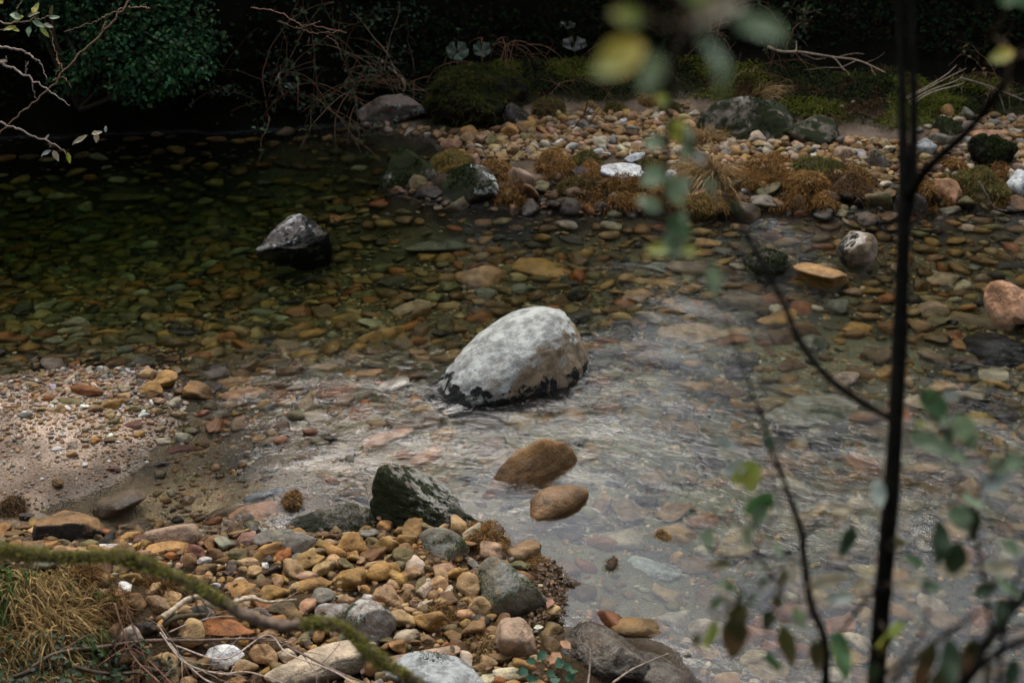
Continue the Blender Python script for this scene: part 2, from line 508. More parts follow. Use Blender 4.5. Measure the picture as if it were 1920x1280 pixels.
# ------------------------------------------------------------------ water
wx = np.concatenate([np.linspace(-60, -7, 14)[:-1], np.arange(-7, 7, .026), np.linspace(7, 60, 14)])
wy = np.concatenate([np.arange(3.6, 14.2, .026), np.linspace(14.2, 15.5, 8)])
WX, WY = np.meshgrid(wx, wy)
AMP = np.full(WX.shape, .42)
for (px, py, rx, ry, v) in ((150, 420, 3.4, 1.9, -.34), (330, 560, 2.0, .9, -.25), (600, 735, .8, .42, .75), (900, 700, .8, .45, .40), (1400, 790, 1.3, .8, .42), (1300, 660, 1.0, .4, .30),
                            (1750, 830, 1.0, .7, .45), (1050, 500, .6, .25, .30), (1470, 520, .7, .35, .25), (720, 830, .7, .4, .55), (1600, 960, .8, .5, .40), (960, 800, .9, .4, .35),
                            (1130, 1010, .9, .55, -.28), (1150, 1130, .9, .4, -.30), (430, 890, .8, .45, -.28), (1650, 470, 1.6, .5, -.12), (800, 520, 1.3, .5, -.14)):
    AMP = AMP + v * blob(WX, WY, px, py, rx, ry)
AMP = np.clip(AMP, .03, 1.25)
c, s_ = math.cos(R(-16)), math.sin(R(-16))
fu = WX * c + WY * s_; fv = -WX * s_ + WY * c          # along / across the current
wp = noise2(WX, WY, .55, 51, 2); wq = noise2(WX, WY, 1.3, 52, 2)
fv = fv + .36 * wp + .08 * wq; fu = fu + .15 * wq
AMP = AMP * np.clip(.80 + .75 * noise2(fu * .6, fv, 1.1, 53, 2), .25, 1.35)
w1 = noise2(fu * .55, fv, 2.6, 1, 2) * .010
w2 = noise2(fu * .68, fv, 6.2, 2, 2) * .0036
w3 = noise2(fu * .62, fv, 13, 3, 2) * .0017
WZ = AMP * (w1 + w2 + w3)


def bow(px, py, a0, spread, wl, amp, reach, a=.3):
    """standing ripples piled up on the upstream side of a stone"""
    global WZ
    cx, cy, _ = on_z(px, py)
    dx, dy = WX - cx, WY - cy; d = np.hypot(dx, dy); th = np.arctan2(dy, dx)
    dd = np.abs((th - R(a0) + np.pi) % (2 * np.pi) - np.pi)
    WZ += amp * np.sin((d - a) / wl * 2 * np.pi + noise2(WX, WY, 3, 8) * .9) * np.exp(-np.maximum(d - a, 0) / reach) * ss(a * .5, a, d) * ss(R(spread), R(spread * .35), dd)


bow(866, 722, 210, 110, .05, .0042, .11, .235)
bow(1010, 700, 290, 80, .06, .0022, .12, .30)
bow(1020, 640, 60, 80, .07, .0035, .20, .34)
bow(990, 905, 215, 80, .04, .0028, .09, .25)
bow(1050, 950, 215, 80, .035, .0018, .07, .18)
bow(1440, 510, 210, 90, .06, .0035, .14, .16)
bow(1150, 560, 35, 60, .09, .004, .35, .05)
bow(1530, 520, 300, 100, .06, .003, .15, .20)
bow(940, 540, 330, 90, .07, .004, .22, .12)
_c = on_z(936, 686); _u = (WX - _c[0]) * math.cos(R(32)) + (WY - _c[1]) * math.sin(R(32)); _v = -(WX - _c[0]) * math.sin(R(32)) + (WY - _c[1]) * math.cos(R(32))
_d = (np.hypot(_u / .585, _v / .43) - 1) * .48; _th = np.arctan2(WY - _c[1], WX - _c[0]); _dd = np.abs((_th - R(222) + np.pi) % (2 * np.pi) - np.pi)
WZ += .0055 * np.sin(np.maximum(_d, 0) ** .85 / .040 * 2 * np.pi + noise2(WX, WY, 4, 9, 2) * 1.6) * np.exp(-np.maximum(_d, 0) / .12) * (.15 + .85 * ss(R(115), R(45), _dd)) * ss(-.04, .02, _d)
RIP = AMP.copy()
n = len(wx); m = len(wy)
ii = np.arange(n - 1)[None] + n * np.arange(m - 1)[:, None]
WQ = np.stack([ii, ii + 1, ii + n + 1, ii + n], -1).reshape(-1, 4)
WV = np.stack([WX, WY, WZ], -1).reshape(-1, 3)
edge = np.concatenate([np.arange(n), n - 1 + n * np.arange(1, m), (m - 1) * n + np.arange(n - 2, -1, -1), n * np.arange(m - 2, 0, -1)])
low = WV[edge].copy(); low[:, 2] = -3.0
b0 = len(WV); ne = len(edge); k = np.arange(ne); k2 = (k + 1) % ne
skirt = np.stack([edge[k2], edge[k], b0 + k, b0 + k2], 1)
WV2 = np.concatenate([WV, low, [[0, 9, -3.0]]])
bot = np.stack([b0 + k2, b0 + k, np.full(ne, b0 + ne)], 1)
wme = mesh_np('water', WV2, [WQ, skirt, bot], extra={'ripple': np.concatenate([RIP.ravel(), np.zeros(ne + 1)]), 'flow': np.zeros(len(WV2))})
WATER_TINT = (.60, .77, .42, 1); WATER_DENS = 1.05
water = obj('water', wme, water_mat()); tag(water, kind='structure')

# ------------------------------------------------------------------ stone shapes
_ico = {}


def ico(sub):
    if sub not in _ico:
        bm = bmesh.new(); bmesh.ops.create_icosphere(bm, subdivisions=sub, radius=1.0)
        V = np.array([v.co[:] for v in bm.verts]); F = np.array([[v.index for v in f.verts] for f in bm.faces]); bm.free()
        V /= np.linalg.norm(V, axis=1)[:, None]; _ico[sub] = (V, F)
    return _ico[sub]


def rock_shape(sub, seed, p=6.0, nplanes=14, rough=.06, lump=.10, planes=(), norm=True, fine=0.0):
    g = np.random.default_rng(seed); D, F = ico(sub)
    N = g.normal(size=(nplanes, 3)); N /= np.linalg.norm(N, axis=1)[:, None]; hh = g.uniform(.78, 1.12, nplanes)
    for (nx, ny, nz, h_) in planes:
        v = np.array([nx, ny, nz], float); N = np.concatenate([N, [v / np.linalg.norm(v)]]); hh = np.append(hh, h_)
    q = np.maximum(D @ N.T, 0) / hh
    r = (np.sum(q ** p, axis=1) + .35 ** p) ** (-1 / p)
    r = np.minimum(r, 1.6)
    o = g.uniform(-50, 50, 3)
    r = r * (1 + lump * perlin(D * 1.3 + o)) + rough * fbm(D * 3.3 + o, 3) * .6
    if fine: r = r + fine * fbm(D * 11 + o, 4, .6)
    V = D * r[:, None]
    if norm:
        lo, hi = V.min(0), V.max(0); V = (V - (lo + hi) / 2) / ((hi - lo) / 2)
    return V, F


PAL = dict(tan=(.30, .187, .083), ochre=(.265, .145, .040), brown=(.150, .082, .030), rust=(.24, .085, .022), grey=(.165, .148, .115), pale=(.38, .30, .205),
           white=(.55, .52, .46), pinkish=(.30, .178, .105), olive=(.140, .112, .044), dark=(.040, .031, .022), maroon=(.15, .06, .037))
VAR = {('r', s): [rock_shape(s, 100 + k, 4.2 + .35 * k, 10, .085, .20, fine=.014) for k in range(12)] for s in (1, 2, 4)}
VAR.update({('a', s): [rock_shape(s, 200 + k, 9 + k * .6, 8, .10, .16, fine=.02) for k in range(12)] for s in (1, 2, 4)})
VAR_ME = {k: [mesh_np('cobble_' + ('rounded' if k[0] == 'r' else 'angular'), *(lambda v: (v[0], [v[1]]))(v)) for v in vs] for k, vs in VAR.items() if k[1] == 4}
STONE = stone_mat('river_stone', 'object')
STONE_V = stone_mat('river_pebbles', 'vcol', rust=.35)
for vs in VAR_ME.values():
    for me in vs: me.materials.append(STONE)


def tilt_rot(yaw, tx, ty): return Euler((tx, ty, yaw)).to_matrix()


class Hash:
    def __init__(s, c=.16): s.c = c; s.d = {}
    def add(s, x, y, r): s.d.setdefault((int(x // s.c), int(y // s.c)), []).append((x, y, r))
    def free(s, x, y, r, k, reach=.75):
        n_ = int(math.ceil((r + .30) / s.c)); ix, iy = int(x // s.c), int(y // s.c)
        for a in range(ix - n_, ix + n_ + 1):
            for b in range(iy - n_, iy + n_ + 1):
                for (u, v, q) in s.d.get((a, b), ()):
                    if (u - x) ** 2 + (v - y) ** 2 < (k * (r + q)) ** 2: return False
        return True
    def disc(s, x, y, a, b, yaw):
        m_ = max(1, int(a / max(b, .03) * 1.2)); q = min(b, .28)
        for k in np.linspace(-1, 1, m_ + 2)[1:-1] if m_ > 1 else (0,):
            s.add(x + math.cos(yaw) * k * (a - q * .6), y + math.sin(yaw) * k * (a - q * .6), q)
        if b > .3:
            for th in np.arange(0, 6.28, .5): s.add(x + math.cos(yaw) * math.cos(th) * (a - .2) - math.sin(yaw) * math.sin(th) * (b - .2), y + math.sin(yaw) * math.cos(th) * (a - .2) + math.cos(yaw) * math.sin(th) * (b - .2), .22)


OCC = Hash()


def refr_ground(px, py):
    """ground point seen through this pixel, bending at the water surface"""
    r = ray(px, py); w = on_z(px, py)
    if H(w[0], w[1]) >= -.01: return ground(px, py)
    r = r / np.linalg.norm(r)
    ci = -r[2]; e = 1 / 1.333; k_ = 1 - e * e * (1 - ci * ci)
    q = e * r + np.array([0, 0, e * ci - math.sqrt(k_)])
    d = np.arange(0, 4, .006); P = w + q * d[:, None]
    h = H(P[:, 0], P[:, 1]); j = np.argmax(P[:, 2] <= h)
    return P[j]


def fit(px, py, w, h, ang, ratio, e, mode):
    """place an ellipsoid so that it fills w x h pixels about (px,py): -> centre, (a,b,c), yaw"""
    g = {'ground': ground, 'bed': refr_ground, 'water': lambda x, y: on_z(x, y)}[mode]
    G = g(px, py)
    for _ in range(2):
        d = (G - CAM) @ FW; mpp = d * K
        v = CAM - G; v = v / np.linalg.norm(v); sn = v[2]; co = math.sqrt(1 - sn * sn)
        b = h * mpp / (math.sqrt(sn ** 2 + ratio ** 2 * co ** 2) + e * ratio * co + sn * .97)
        G = g(px, py + h / 2 - b * sn * .97 / mpp)
    gx_, gy_ = math.cos(R(ang)), math.sin(R(ang)) / max(sn, .6)
    yaw = math.atan2(gy_, gx_); a = w * mpp / 2 * (1 + .5 * (math.hypot(gx_, gy_) - 1))
    c = ratio * b
    return G, (a, b, c), yaw
# ------------------------------------------------------------------ the stones one can point at
GROUPS = []          # every single stone: dict for labelling
LAND = []            # landmarks: (phrase, x, y)


def hero(px, py, w, h, ang, name, label, mat, seed, p=7, ratio=.75, e=.1, mode='water', sub=5, rough=.06, lump=.1, planes=(), fine=.012, phrase=None, cat='boulder',
         tint=None, tilt=(0, 0), nplanes=12, moss=None, dyaw=0, group=None, dims=None, yawd=None, ext=True, skew=0):
    G, (a, b, c_), yaw = fit(px, py, w, h, ang, ratio, e, mode); yaw += R(dyaw)
    if dims: (a, b, c_), yaw, G = dims, R(yawd), (on_z(px, py) if mode == 'water' else ground(px, py))
    V0, F = rock_shape(sub, seed, p, nplanes, rough, lump, planes, fine=fine)
    V0[:, 2] *= 1 + skew * V0[:, 0]
    Mr = np.array(tilt_rot(yaw, R(tilt[0]), R(tilt[1]))); G = np.array(G, float)
    if ang and abs(ang) > 12 and not dims: b *= .6; c_ *= .75
    for it in range(13):
        V = V0 * np.array([a, b, c_])
        lev = max(float(H(G[0], G[1])), 0.0) if mode == 'water' else float(H(G[0], G[1]))
        if mode == 'water': lev = 0.0
        z0 = lev + e * c_
        bed = float(H(G[0], G[1])) - .04
        if ext and mode == 'water' and z0 - c_ > bed:
            V[:, 2] = np.where(V[:, 2] < 0, V[:, 2] * (z0 - bed) / c_, V[:, 2])
        if mode == 'bed' or it == 12 or dims: break
        Wv = V @ Mr.T + np.array([G[0], G[1], z0])
        vis = Wv[:, 2] > np.maximum(H(Wv[:, 0], Wv[:, 1]), 0.0 if mode == 'water' else -9)
        if vis.sum() < 8: break
        q = Wv[vis] - CAM; dd = q @ FW; xs = 960 + (q @ RT) / dd / K; ys = 640 - (q @ UP) / dd / K
        wb, hb = np.ptp(xs), np.ptp(ys); cx, cy = (xs.max() + xs.min()) / 2, (ys.max() + ys.min()) / 2
        a *= np.clip(w / wb, .7, 1.4) ** .9; k_ = np.clip(h / hb, .7, 1.4) ** .8; b *= k_; c_ *= k_
        gx_, gy_ = to_px(G)
        dmp = ((G - CAM) @ FW) * K; sn_ = (CAM[2] - G[2]) / np.linalg.norm(CAM - G)
        G[0] += (px - cx) * dmp * .9; G[1] += (cy - py) * dmp / sn_ * .7
    o = obj(name, mesh_np(name, V, [F]), mat, None, (G[0], G[1], z0))
    o.rotation_euler = (R(tilt[0]), R(tilt[1]), yaw)
    if tint: o.color = (*PAL[tint], 1)
    tag(o, label, cat, group)
    OCC.disc(G[0], G[1], a * .95, b * .95, yaw)
    if phrase: LAND.append((phrase, G[0], G[1]))

    if moss: moss_part(o, V, F, **moss)
    return o


BLADE = vcol_mat('moss_and_dry_grass', .85, .15, .25, .35, 30)


def moss_part(o, V, F, n=900, L=(.02, .05), W=.006, cols=((.03, .05, .012), (.06, .075, .015)), zmin=.0, up=.2, name='moss', thr=-.2, droop=.5, lab=None, seedn=0, spread=.7):
    M = o.rotation_euler.to_matrix(); Mn = np.array(M)
    a, b, c_ = (V[F[:, k]] for k in range(3))
    N = np.cross(b - a, c_ - a); ar = np.linalg.norm(N, axis=1); N = N / (ar[:, None] + 1e-12)
    cen = (a + b + c_) / 3
    Wn = N @ Mn.T; Wc = cen @ Mn.T + np.array(o.location)
    ok = (Wn[:, 2] > up) & (Wc[:, 2] > zmin) & (noise2(Wc[:, 0], Wc[:, 1] + Wc[:, 2], 5, 40 + seedn, 3) > thr)
    if not ok.any(): return
    pr = ar * ok; pr = pr / pr.sum()
    k = rng.choice(len(F), n, p=pr); u = rng.random((n, 2)); fl = u.sum(1) > 1; u[fl] = 1 - u[fl]
    B = a[k] + (b[k] - a[k]) * u[:, :1] + (c_[k] - a[k]) * u[:, 1:]
    D = N[k] + rng.normal(size=(n, 3)) * spread
    g = Acc(); cc = np.array(cols); C = cc[rng.integers(0, len(cc), n)] * rng.uniform(.6, 1.35, (n, 1))
    blades(g, B, D, rng.uniform(*L, n), W * rng.uniform(.6, 1.3, n), C, droop)
    q = g.build(name, BLADE, o)
    if lab: q['label'] = lab


WHITE = (.62, .62, .57); PALEG = (.40, .41, .36); MOSS = (.019, .024, .005); BLACKM = (.011, .013, .010)
M_big = stone_mat('lichened_granite', 'tint', (.25, .185, .115), lichen=dict(col=(.40, .41, .37), col2=(.17, .17, .155), thr=.79, s2=11, scale=4.5, up=.30, low=-.55, dir=(-.8, -.3, .2), dw=.16, soft=.07),
                  moss=dict(col=BLACKM, thr=.345, scale=9, low=1.8, up=-.16, dir=(-.85, -.45, 0), dw=.34, soft=.03), moss2=dict(col=BLACKM, thr=.745, scale=26, dir=(-.8, -.5, 0), dw=.14, soft=.015), rust=.35, wet=.03)
M_brownw = stone_mat('wet_brown_rock', 'tint', (.235, .125, .045), rust=.7, wet=.10, wetdark=.62, bump=1.2)
M_tri = stone_mat('mossy_grey_rock', 'tint', (.23, .20, .16), lichen=dict(col=(.25, .25, .21), col2=(.11, .10, .075), thr=.64, scale=10, dir=(.75, .2, .5), dw=.24),
                  moss=dict(col=MOSS, thr=.46, scale=11, dir=(-.75, -.60, -.1), dw=.22, soft=.035), rust=.3, wet=.05)
M_mossy = stone_mat('dark_mossy_rock', 'tint', (.16, .135, .10), lichen=dict(col=(.55, .56, .50), thr=.76, scale=12, up=.12), moss=dict(col=MOSS, thr=.50, scale=7, up=.06, soft=.06), rust=.3, wet=.06)
M_mosstop = stone_mat('moss_capped_rock', 'tint', (.25, .205, .155), lichen=dict(col=WHITE, thr=.72, scale=9, up=.14), moss=dict(col=(.022, .028, .005), thr=.52, scale=5, up=.14, low=.04, soft=.05), rust=.3, wet=.05)
M_greygreen = stone_mat('grey_green_rock', 'tint', (.13, .118, .082), lichen=dict(col=(.20, .195, .165), thr=.62, scale=9, up=.1), moss=dict(col=(.030, .045, .010), thr=.72, scale=6, dir=(.7, -.2, .5), dw=.22, soft=.07), rust=.55, wet=.04)
M_tan = stone_mat('tan_cracked_rock', 'tint', (.32, .215, .14), rust=.4, wet=.03, bump=1.5)
M_bedrock = stone_mat('dark_wet_bedrock', 'tint', (.085, .066, .048), lichen=dict(col=(.22, .19, .14), thr=.66, scale=8, up=.14, soft=.08), rust=.4, wet=.12, rough=.45, bump=1.8)
M_grey = stone_mat('grey_lichen_rock', 'tint', (.17, .175, .165), lichen=dict(col=(.33, .34, .32), col2=(.20, .21, .20), thr=.56, scale=16, up=.08), moss=dict(col=(.03, .055, .010), thr=.74, scale=5, up=.06, soft=.03), rust=.12, wet=.0, speck=.9)
M_pale = stone_mat('pale_tan_rock', 'tint', (.43, .335, .225), lichen=dict(col=(.16, .13, .09), thr=.62, scale=5, dir=(.8, -.5, -.1), dw=.26, soft=.08), rust=.35, wet=.0)  # lichen slot here only tones the right front flank darker
M_white = stone_mat('white_quartz_rock', 'tint', (.56, .55, .52), rust=.15, wet=.0)
M_speck = stone_mat('speckled_grey_rock', 'tint', (.20, .165, .13), lichen=dict(col=(.36, .34, .30), thr=.60, scale=22, up=.06), moss=dict(col=(.03, .055, .018), thr=.70, scale=9, dir=(-.6, .6, .5), dw=.2, soft=.04), rust=.4, wet=.0, speck=1.0)
M_rustb = stone_mat('rust_brown_block', 'tint', (.23, .125, .05), lichen=dict(col=(.03, .024, .017), thr=.55, scale=7, dir=(0, -1, -.2), dw=.34, soft=.06), rust=.7, wet=.03)  # lichen slot here paints shade on the camera-facing side
M_darkwet = stone_mat('dark_round_wet_rock', 'tint', (.15, .10, .055), rust=.4, wet=.12, wetdark=.4)
M_orange = stone_mat('orange_stained_rock', 'tint', (.33, .175, .055), lichen=dict(col=(.03, .024, .015), thr=.66, scale=9, soft=.05), rust=.6, wet=.05, wetdark=.75)
M_pink = stone_mat('pink_orange_rock', 'tint', (.38, .20, .105), rust=.45, wet=.04, wetdark=.8)
M_white_l = stone_mat('white_lichen_rock', 'tint', (.23, .22, .21), lichen=dict(col=(.60, .61, .57), col2=(.30, .30, .30), thr=.50, scale=12, up=.22), moss=dict(col=MOSS, thr=.70, scale=8, low=.30), rust=.15, wet=.02)
M_black = stone_mat('black_mossy_bank_rock', 'tint', (.012, .011, .009), lichen=dict(col=(.30, .32, .27), thr=.84, scale=14, up=.08), moss=dict(col=(.014, .019, .004), thr=.66, scale=5, up=.26, soft=.08), rust=.2, wet=.02, rough=.9, spec=.05)
M_ledge = stone_mat('flat_sandy_ledge', 'tint', (.075, .06, .045), lichen=dict(col=(.25, .185, .14), thr=1.05, scale=4, up=.72, soft=.08), moss=dict(col=(.30, .34, .28), thr=.66, scale=6, dir=(0, -1, 0), dw=.12, soft=.02), rust=.2, wet=.0)
M_slab = stone_mat('sloping_mossy_slab', 'tint', (.15, .125, .09), lichen=dict(col=(.34, .34, .29), thr=.70, scale=10, up=.1), moss=dict(col=(.02, .026, .006), thr=.53, scale=6, up=.06, soft=.05), rust=.3, wet=.0)

# ---- boulders in and beside the near water
hero(936, 686, 292, 180, 22, 'boulder', 'big pale boulder crusted with white lichen, black moss skirting its waterline', M_big, 31, p=4.2, e=-.12, sub=6, rough=.03, lump=.06, nplanes=8, tilt=(0, -10), dims=(.585, .43, .315), yawd=32, skew=.16,
     planes=((-.85, -.1, .5, .86), (.85, -.53, .12, .70), (.9, .3, .1, .82), (.1, 0, 1, .76), (-.1, -.9, .35, .88)), phrase='the big white-lichened boulder', dyaw=-6, fine=.008)
hero(992, 884, 160, 94, 24, 'boulder', 'long wet brown boulder lying in the stream, larger of two', M_brownw, 32, p=7, e=.0, dims=(.275, .105, .135), yawd=36, tilt=(0, -14), rough=.05, planes=((.1, -.85, .5, .72),), phrase='the long wet brown boulder', sub=5)
hero(1047, 946, 116, 56, 14, 'boulder', 'low oval wet brown boulder, smaller of the two in the shallows', M_brownw, 33, p=3.2, e=.05, dims=(.175, .10, .075), yawd=20, rough=.02, lump=.05, nplanes=26, phrase='the low oval brown boulder', sub=5)
hero(795, 957, 176, 118, -14, 'boulder', 'pointed dark boulder, moss on one face and bare grey granite on the other', M_tri, 34, p=8, e=-.05, mode='water', sub=6, dims=(.27, .21, .22), yawd=-22, nplanes=7, rough=.09, lump=.06, fine=.02,
     planes=((-1, -.1, .1, .70), (.6, .1, .75, .66), (.0, -.92, .30, .66), (.8, -.4, .3, .8)), skew=-.38, phrase='the pointed mossy boulder')
hero(872, 968, 88, 42, -28, 'boulder', 'speckled grey shoulder of rock below the pointed mossy boulder', M_tri, 44, p=9, ratio=.6, e=.0)
hero(624, 972, 168, 56, 6, 'boulder', 'low dark boulder with pale speckles and moss at the shallow edge', M_mossy, 35, p=9, ratio=.7, e=.05, rough=.1, fine=.02, phrase='the low dark mossy boulder', moss=dict(n=700, L=(.008, .02), W=.004, up=.3))
hero(833, 1021, 96, 66, -8, 'boulder', 'round olive brown boulder capped with dark moss beside rusty roots', M_greygreen, 36, p=4.5, ratio=.8, e=.25, mode='ground', rough=.04, phrase='the round olive boulder', moss=dict(n=260, L=(.008, .02), W=.004, up=.5, thr=.15))
hero(959, 1099, 142, 114, -12, 'boulder', 'large grey-green boulder with moss patch above the leaf litter', M_greygreen, 37, p=7, ratio=.85, e=.2, mode='ground', sub=6, rough=.045, phrase='the large grey-green boulder', moss=dict(n=420, L=(.006, .016), W=.004, up=.45, thr=.2))
hero(966, 1196, 82, 80, -20, 'boulder', 'pinkish tan cracked boulder between dark wet rocks', M_tan, 38, p=7, ratio=.85, e=.25, mode='ground', rough=.07, fine=.02, phrase='the pinkish cracked boulder')
hero(1120, 1240, 205, 96, -12, 'boulder', 'broad dark wet bedrock hump at the water edge', M_bedrock, 39, p=8, e=.1, dims=(.25, .19, .17), yawd=-18, sub=6, rough=.1, fine=.03, phrase='the dark bedrock hump')
hero(1228, 1272, 130, 48, -22, 'boulder', 'dark tapering toe of bedrock running into the water', M_bedrock, 49, p=8, e=.0, dims=(.20, .13, .085), yawd=-30, rough=.1, fine=.03)
hero(812, 1262, 195, 84, -6, 'boulder', 'smooth blue-grey boulder with a green moss seam', M_grey, 40, p=8, ratio=.7, e=.1, mode='ground', sub=6, rough=.04, phrase='the blue-grey boulder', moss=dict(n=240, L=(.006, .016), W=.004, up=.4, thr=.32))
hero(793, 1228, 140, 36, 8, 'boulder', 'flat grey-brown slab behind the blue-grey boulder', M_tan, 41, p=10, ratio=.45, e=.0, mode='ground', rough=.04)
hero(600, 1248, 212, 98, 10, 'boulder', 'big pale tan boulder with a dark flank, under the mossy branch', M_pale, 42, p=11, ratio=.75, e=.1, mode='ground', sub=6, rough=.05, planes=((-.1, -.2, .95, .7), (.7, -.5, .1, .8)), phrase='the big pale tan boulder')
hero(418, 1230, 82, 46, 12, 'boulder', 'chalk white angular boulder among driftwood twigs', M_white, 43, p=13, ratio=.6, e=.1, mode='ground', rough=.08, fine=.02, phrase='the chalk white boulder')
hero(688, 1168, 118, 98, -25, 'boulder', 'speckled grey boulder with a bright green moss tuft', M_speck, 45, p=8, ratio=.75, e=.1, mode='ground', sub=6, rough=.07, fine=.02, phrase='the speckled mossy boulder', moss=dict(n=420, L=(.006, .018), W=.004, up=.3, thr=.22, cols=((.03, .06, .02), (.05, .10, .03))))
hero(624, 1150, 70, 40, 10, 'boulder', 'small granite boulder with moss along its foot', M_speck, 46, p=8, ratio=.7, e=.2, mode='ground', rough=.06)
hero(321, 1005, 108, 48, 10, 'boulder', 'long ochre boulder with a cracked lower lip', M_tan, 47, p=7, ratio=.8, e=.4, mode='ground', rough=.05, planes=((1, 0, .1, .82),), phrase='the long ochre boulder', cat='boulder')
hero(318, 1026, 104, 26, 10, 'boulder', 'thin ochre slab wedged under the long ochre boulder', M_orange, 48, p=10, ratio=.5, e=.1, mode='ground')
hero(126, 987, 132, 62, 10, 'boulder', 'angular rust brown block with shade painted on its front face', M_rustb, 50, p=16, ratio=.85, e=.25, mode='ground', rough=.05, nplanes=5, planes=((0, -.95, .3, .62), (.1, .1, 1, .8)), phrase='the rust brown block')
hero(226, 943, 98, 54, 6, 'boulder', 'round dark wet boulder at the tip of the shallow inlet', M_darkwet, 51, p=6, ratio=.72, e=.1, rough=.06, phrase='the round dark wet boulder')
hero(248, 984, 70, 24, 3, 'boulder', 'flat blackish rock in the mud behind the long ochre boulder', M_darkwet, 52, p=9, ratio=.5, e=.1, mode='ground')
hero(523, 1008, 92, 34, 14, 'boulder', 'flat olive slab leaning at the water edge behind stones', M_greygreen, 53, p=10, ratio=.45, e=.3, mode='ground', tilt=(0, -6), phrase='the flat olive slab')
# ---- stones standing in the stream
hero(538, 442, 112, 92, 38, 'boulder', 'dark boulder with white lichen alone in the deep pool', stone_mat('pool_rock', 'tint', (.10, .085, .07), lichen=dict(col=(.52, .52, .48), col2=(.26, .24, .22), thr=.66, scale=8, up=.10, dir=(.2, -.6, .4), dw=.12, soft=.02), moss=dict(col=BLACKM, thr=.60, scale=7, dir=(.9, -.2, 0), dw=.2, low=.2), wet=.08), 54,
     p=5, e=-.3, dims=(.29, .18, .155), yawd=42, skew=.2, rough=.08, phrase='the dark pool boulder', sub=6, fine=.02)
hero(768, 316, 108, 76, 15, 'boulder', 'domed boulder, green moss over pinkish granite, in dark water', M_mosstop, 55, p=6, ratio=.85, e=.0, rough=.06, sub=6, phrase='the pinkish mossy dome', moss=dict(n=1100, L=(.02, .045), W=.010, up=.35, thr=.0, cols=((.018, .032, .008), (.035, .05, .012))))
hero(884, 345, 112, 76, -12, 'boulder', 'black mossy boulder with a white lichen streak', stone_mat('streaked_moss_rock', 'tint', (.05, .045, .035), lichen=dict(col=(.58, .60, .54), thr=.64, scale=7, dir=(.7, -.3, .5), dw=.16, soft=.025), moss=dict(col=(.018, .024, .005), thr=.58, scale=5, dir=(-.5, .2, .6), dw=.18), wet=.05), 56,
     p=6, ratio=.8, e=.0, rough=.06, sub=6, phrase='the white-streaked mossy boulder', moss=dict(n=800, L=(.02, .04), W=.010, up=.45, thr=.05, cols=((.018, .03, .008), (.03, .045, .01))))
hero(976, 336, 56, 44, 8, 'boulder', 'square grey-tan boulder at the gravel bar edge', M_tan, 57, p=12, ratio=.9, e=.1, rough=.06)
hero(1168, 326, 86, 42, 6, 'boulder', 'flat boulder bright with white lichen amid orange moss', M_white_l, 58, p=11, ratio=.5, e=.3, mode='ground', rough=.06, planes=((0, -.2, 1, .75),), phrase='the flat white-lichened boulder')
hero(1190, 296, 40, 22, 20, 'boulder', 'small sharp lichened rock behind the flat white-lichened boulder', M_white_l, 59, p=13, ratio=.7, e=.2, mode='ground')
hero(1252, 335, 50, 34, -10, 'boulder', 'pale grey rock half hidden by long dry grass', M_white_l, 60, p=9, ratio=.7, e=.1, mode='ground')
hero(1436, 490, 78, 46, 12, 'boulder', 'dark mossy stone with water curling round it', stone_mat('weedy_rock', 'tint', (.05, .042, .028), moss=dict(col=(.02, .028, .007), thr=.45, scale=9), wet=.05), 61, p=6, ratio=.7, e=-.1, phrase='the dark mossy midstream stone', moss=dict(n=700, L=(.02, .05), W=.007, up=.2, thr=-.3, cols=((.012, .016, .005), (.03, .034, .01))))
hero(1538, 510, 102, 36, -5, 'boulder', 'flat orange stone just breaking the surface', M_orange, 62, p=6, ratio=.42, e=-.1, phrase='the flat orange stone')
hero(1607, 462, 78, 60, -35, 'boulder', 'leaning tan boulder with a pale top in the riffle', stone_mat('pale_top_rock', 'tint', (.20, .145, .085), lichen=dict(col=(.48, .42, .35), thr=.84, scale=5, up=.34, dir=(-.6, 0, .3), dw=.12), moss=dict(col=BLACKM, thr=.66, scale=9, dir=(-.9, -.1, .1), dw=.22), wet=.07), 63, p=9, ratio=.75, e=-.1, phrase='the leaning tan boulder')
hero(1898, 562, 108, 74, -25, 'boulder', 'salmon pink boulder cut by the picture edge', M_pink, 64, p=8, ratio=.7, e=.0, sub=6, phrase='the salmon pink boulder')
hero(1395, 394, 64, 34, 5, 'boulder', 'dark wet boulder at the foot of the orange grass', M_darkwet, 65, p=8, ratio=.7, e=.0, phrase='the dark boulder below the grass')
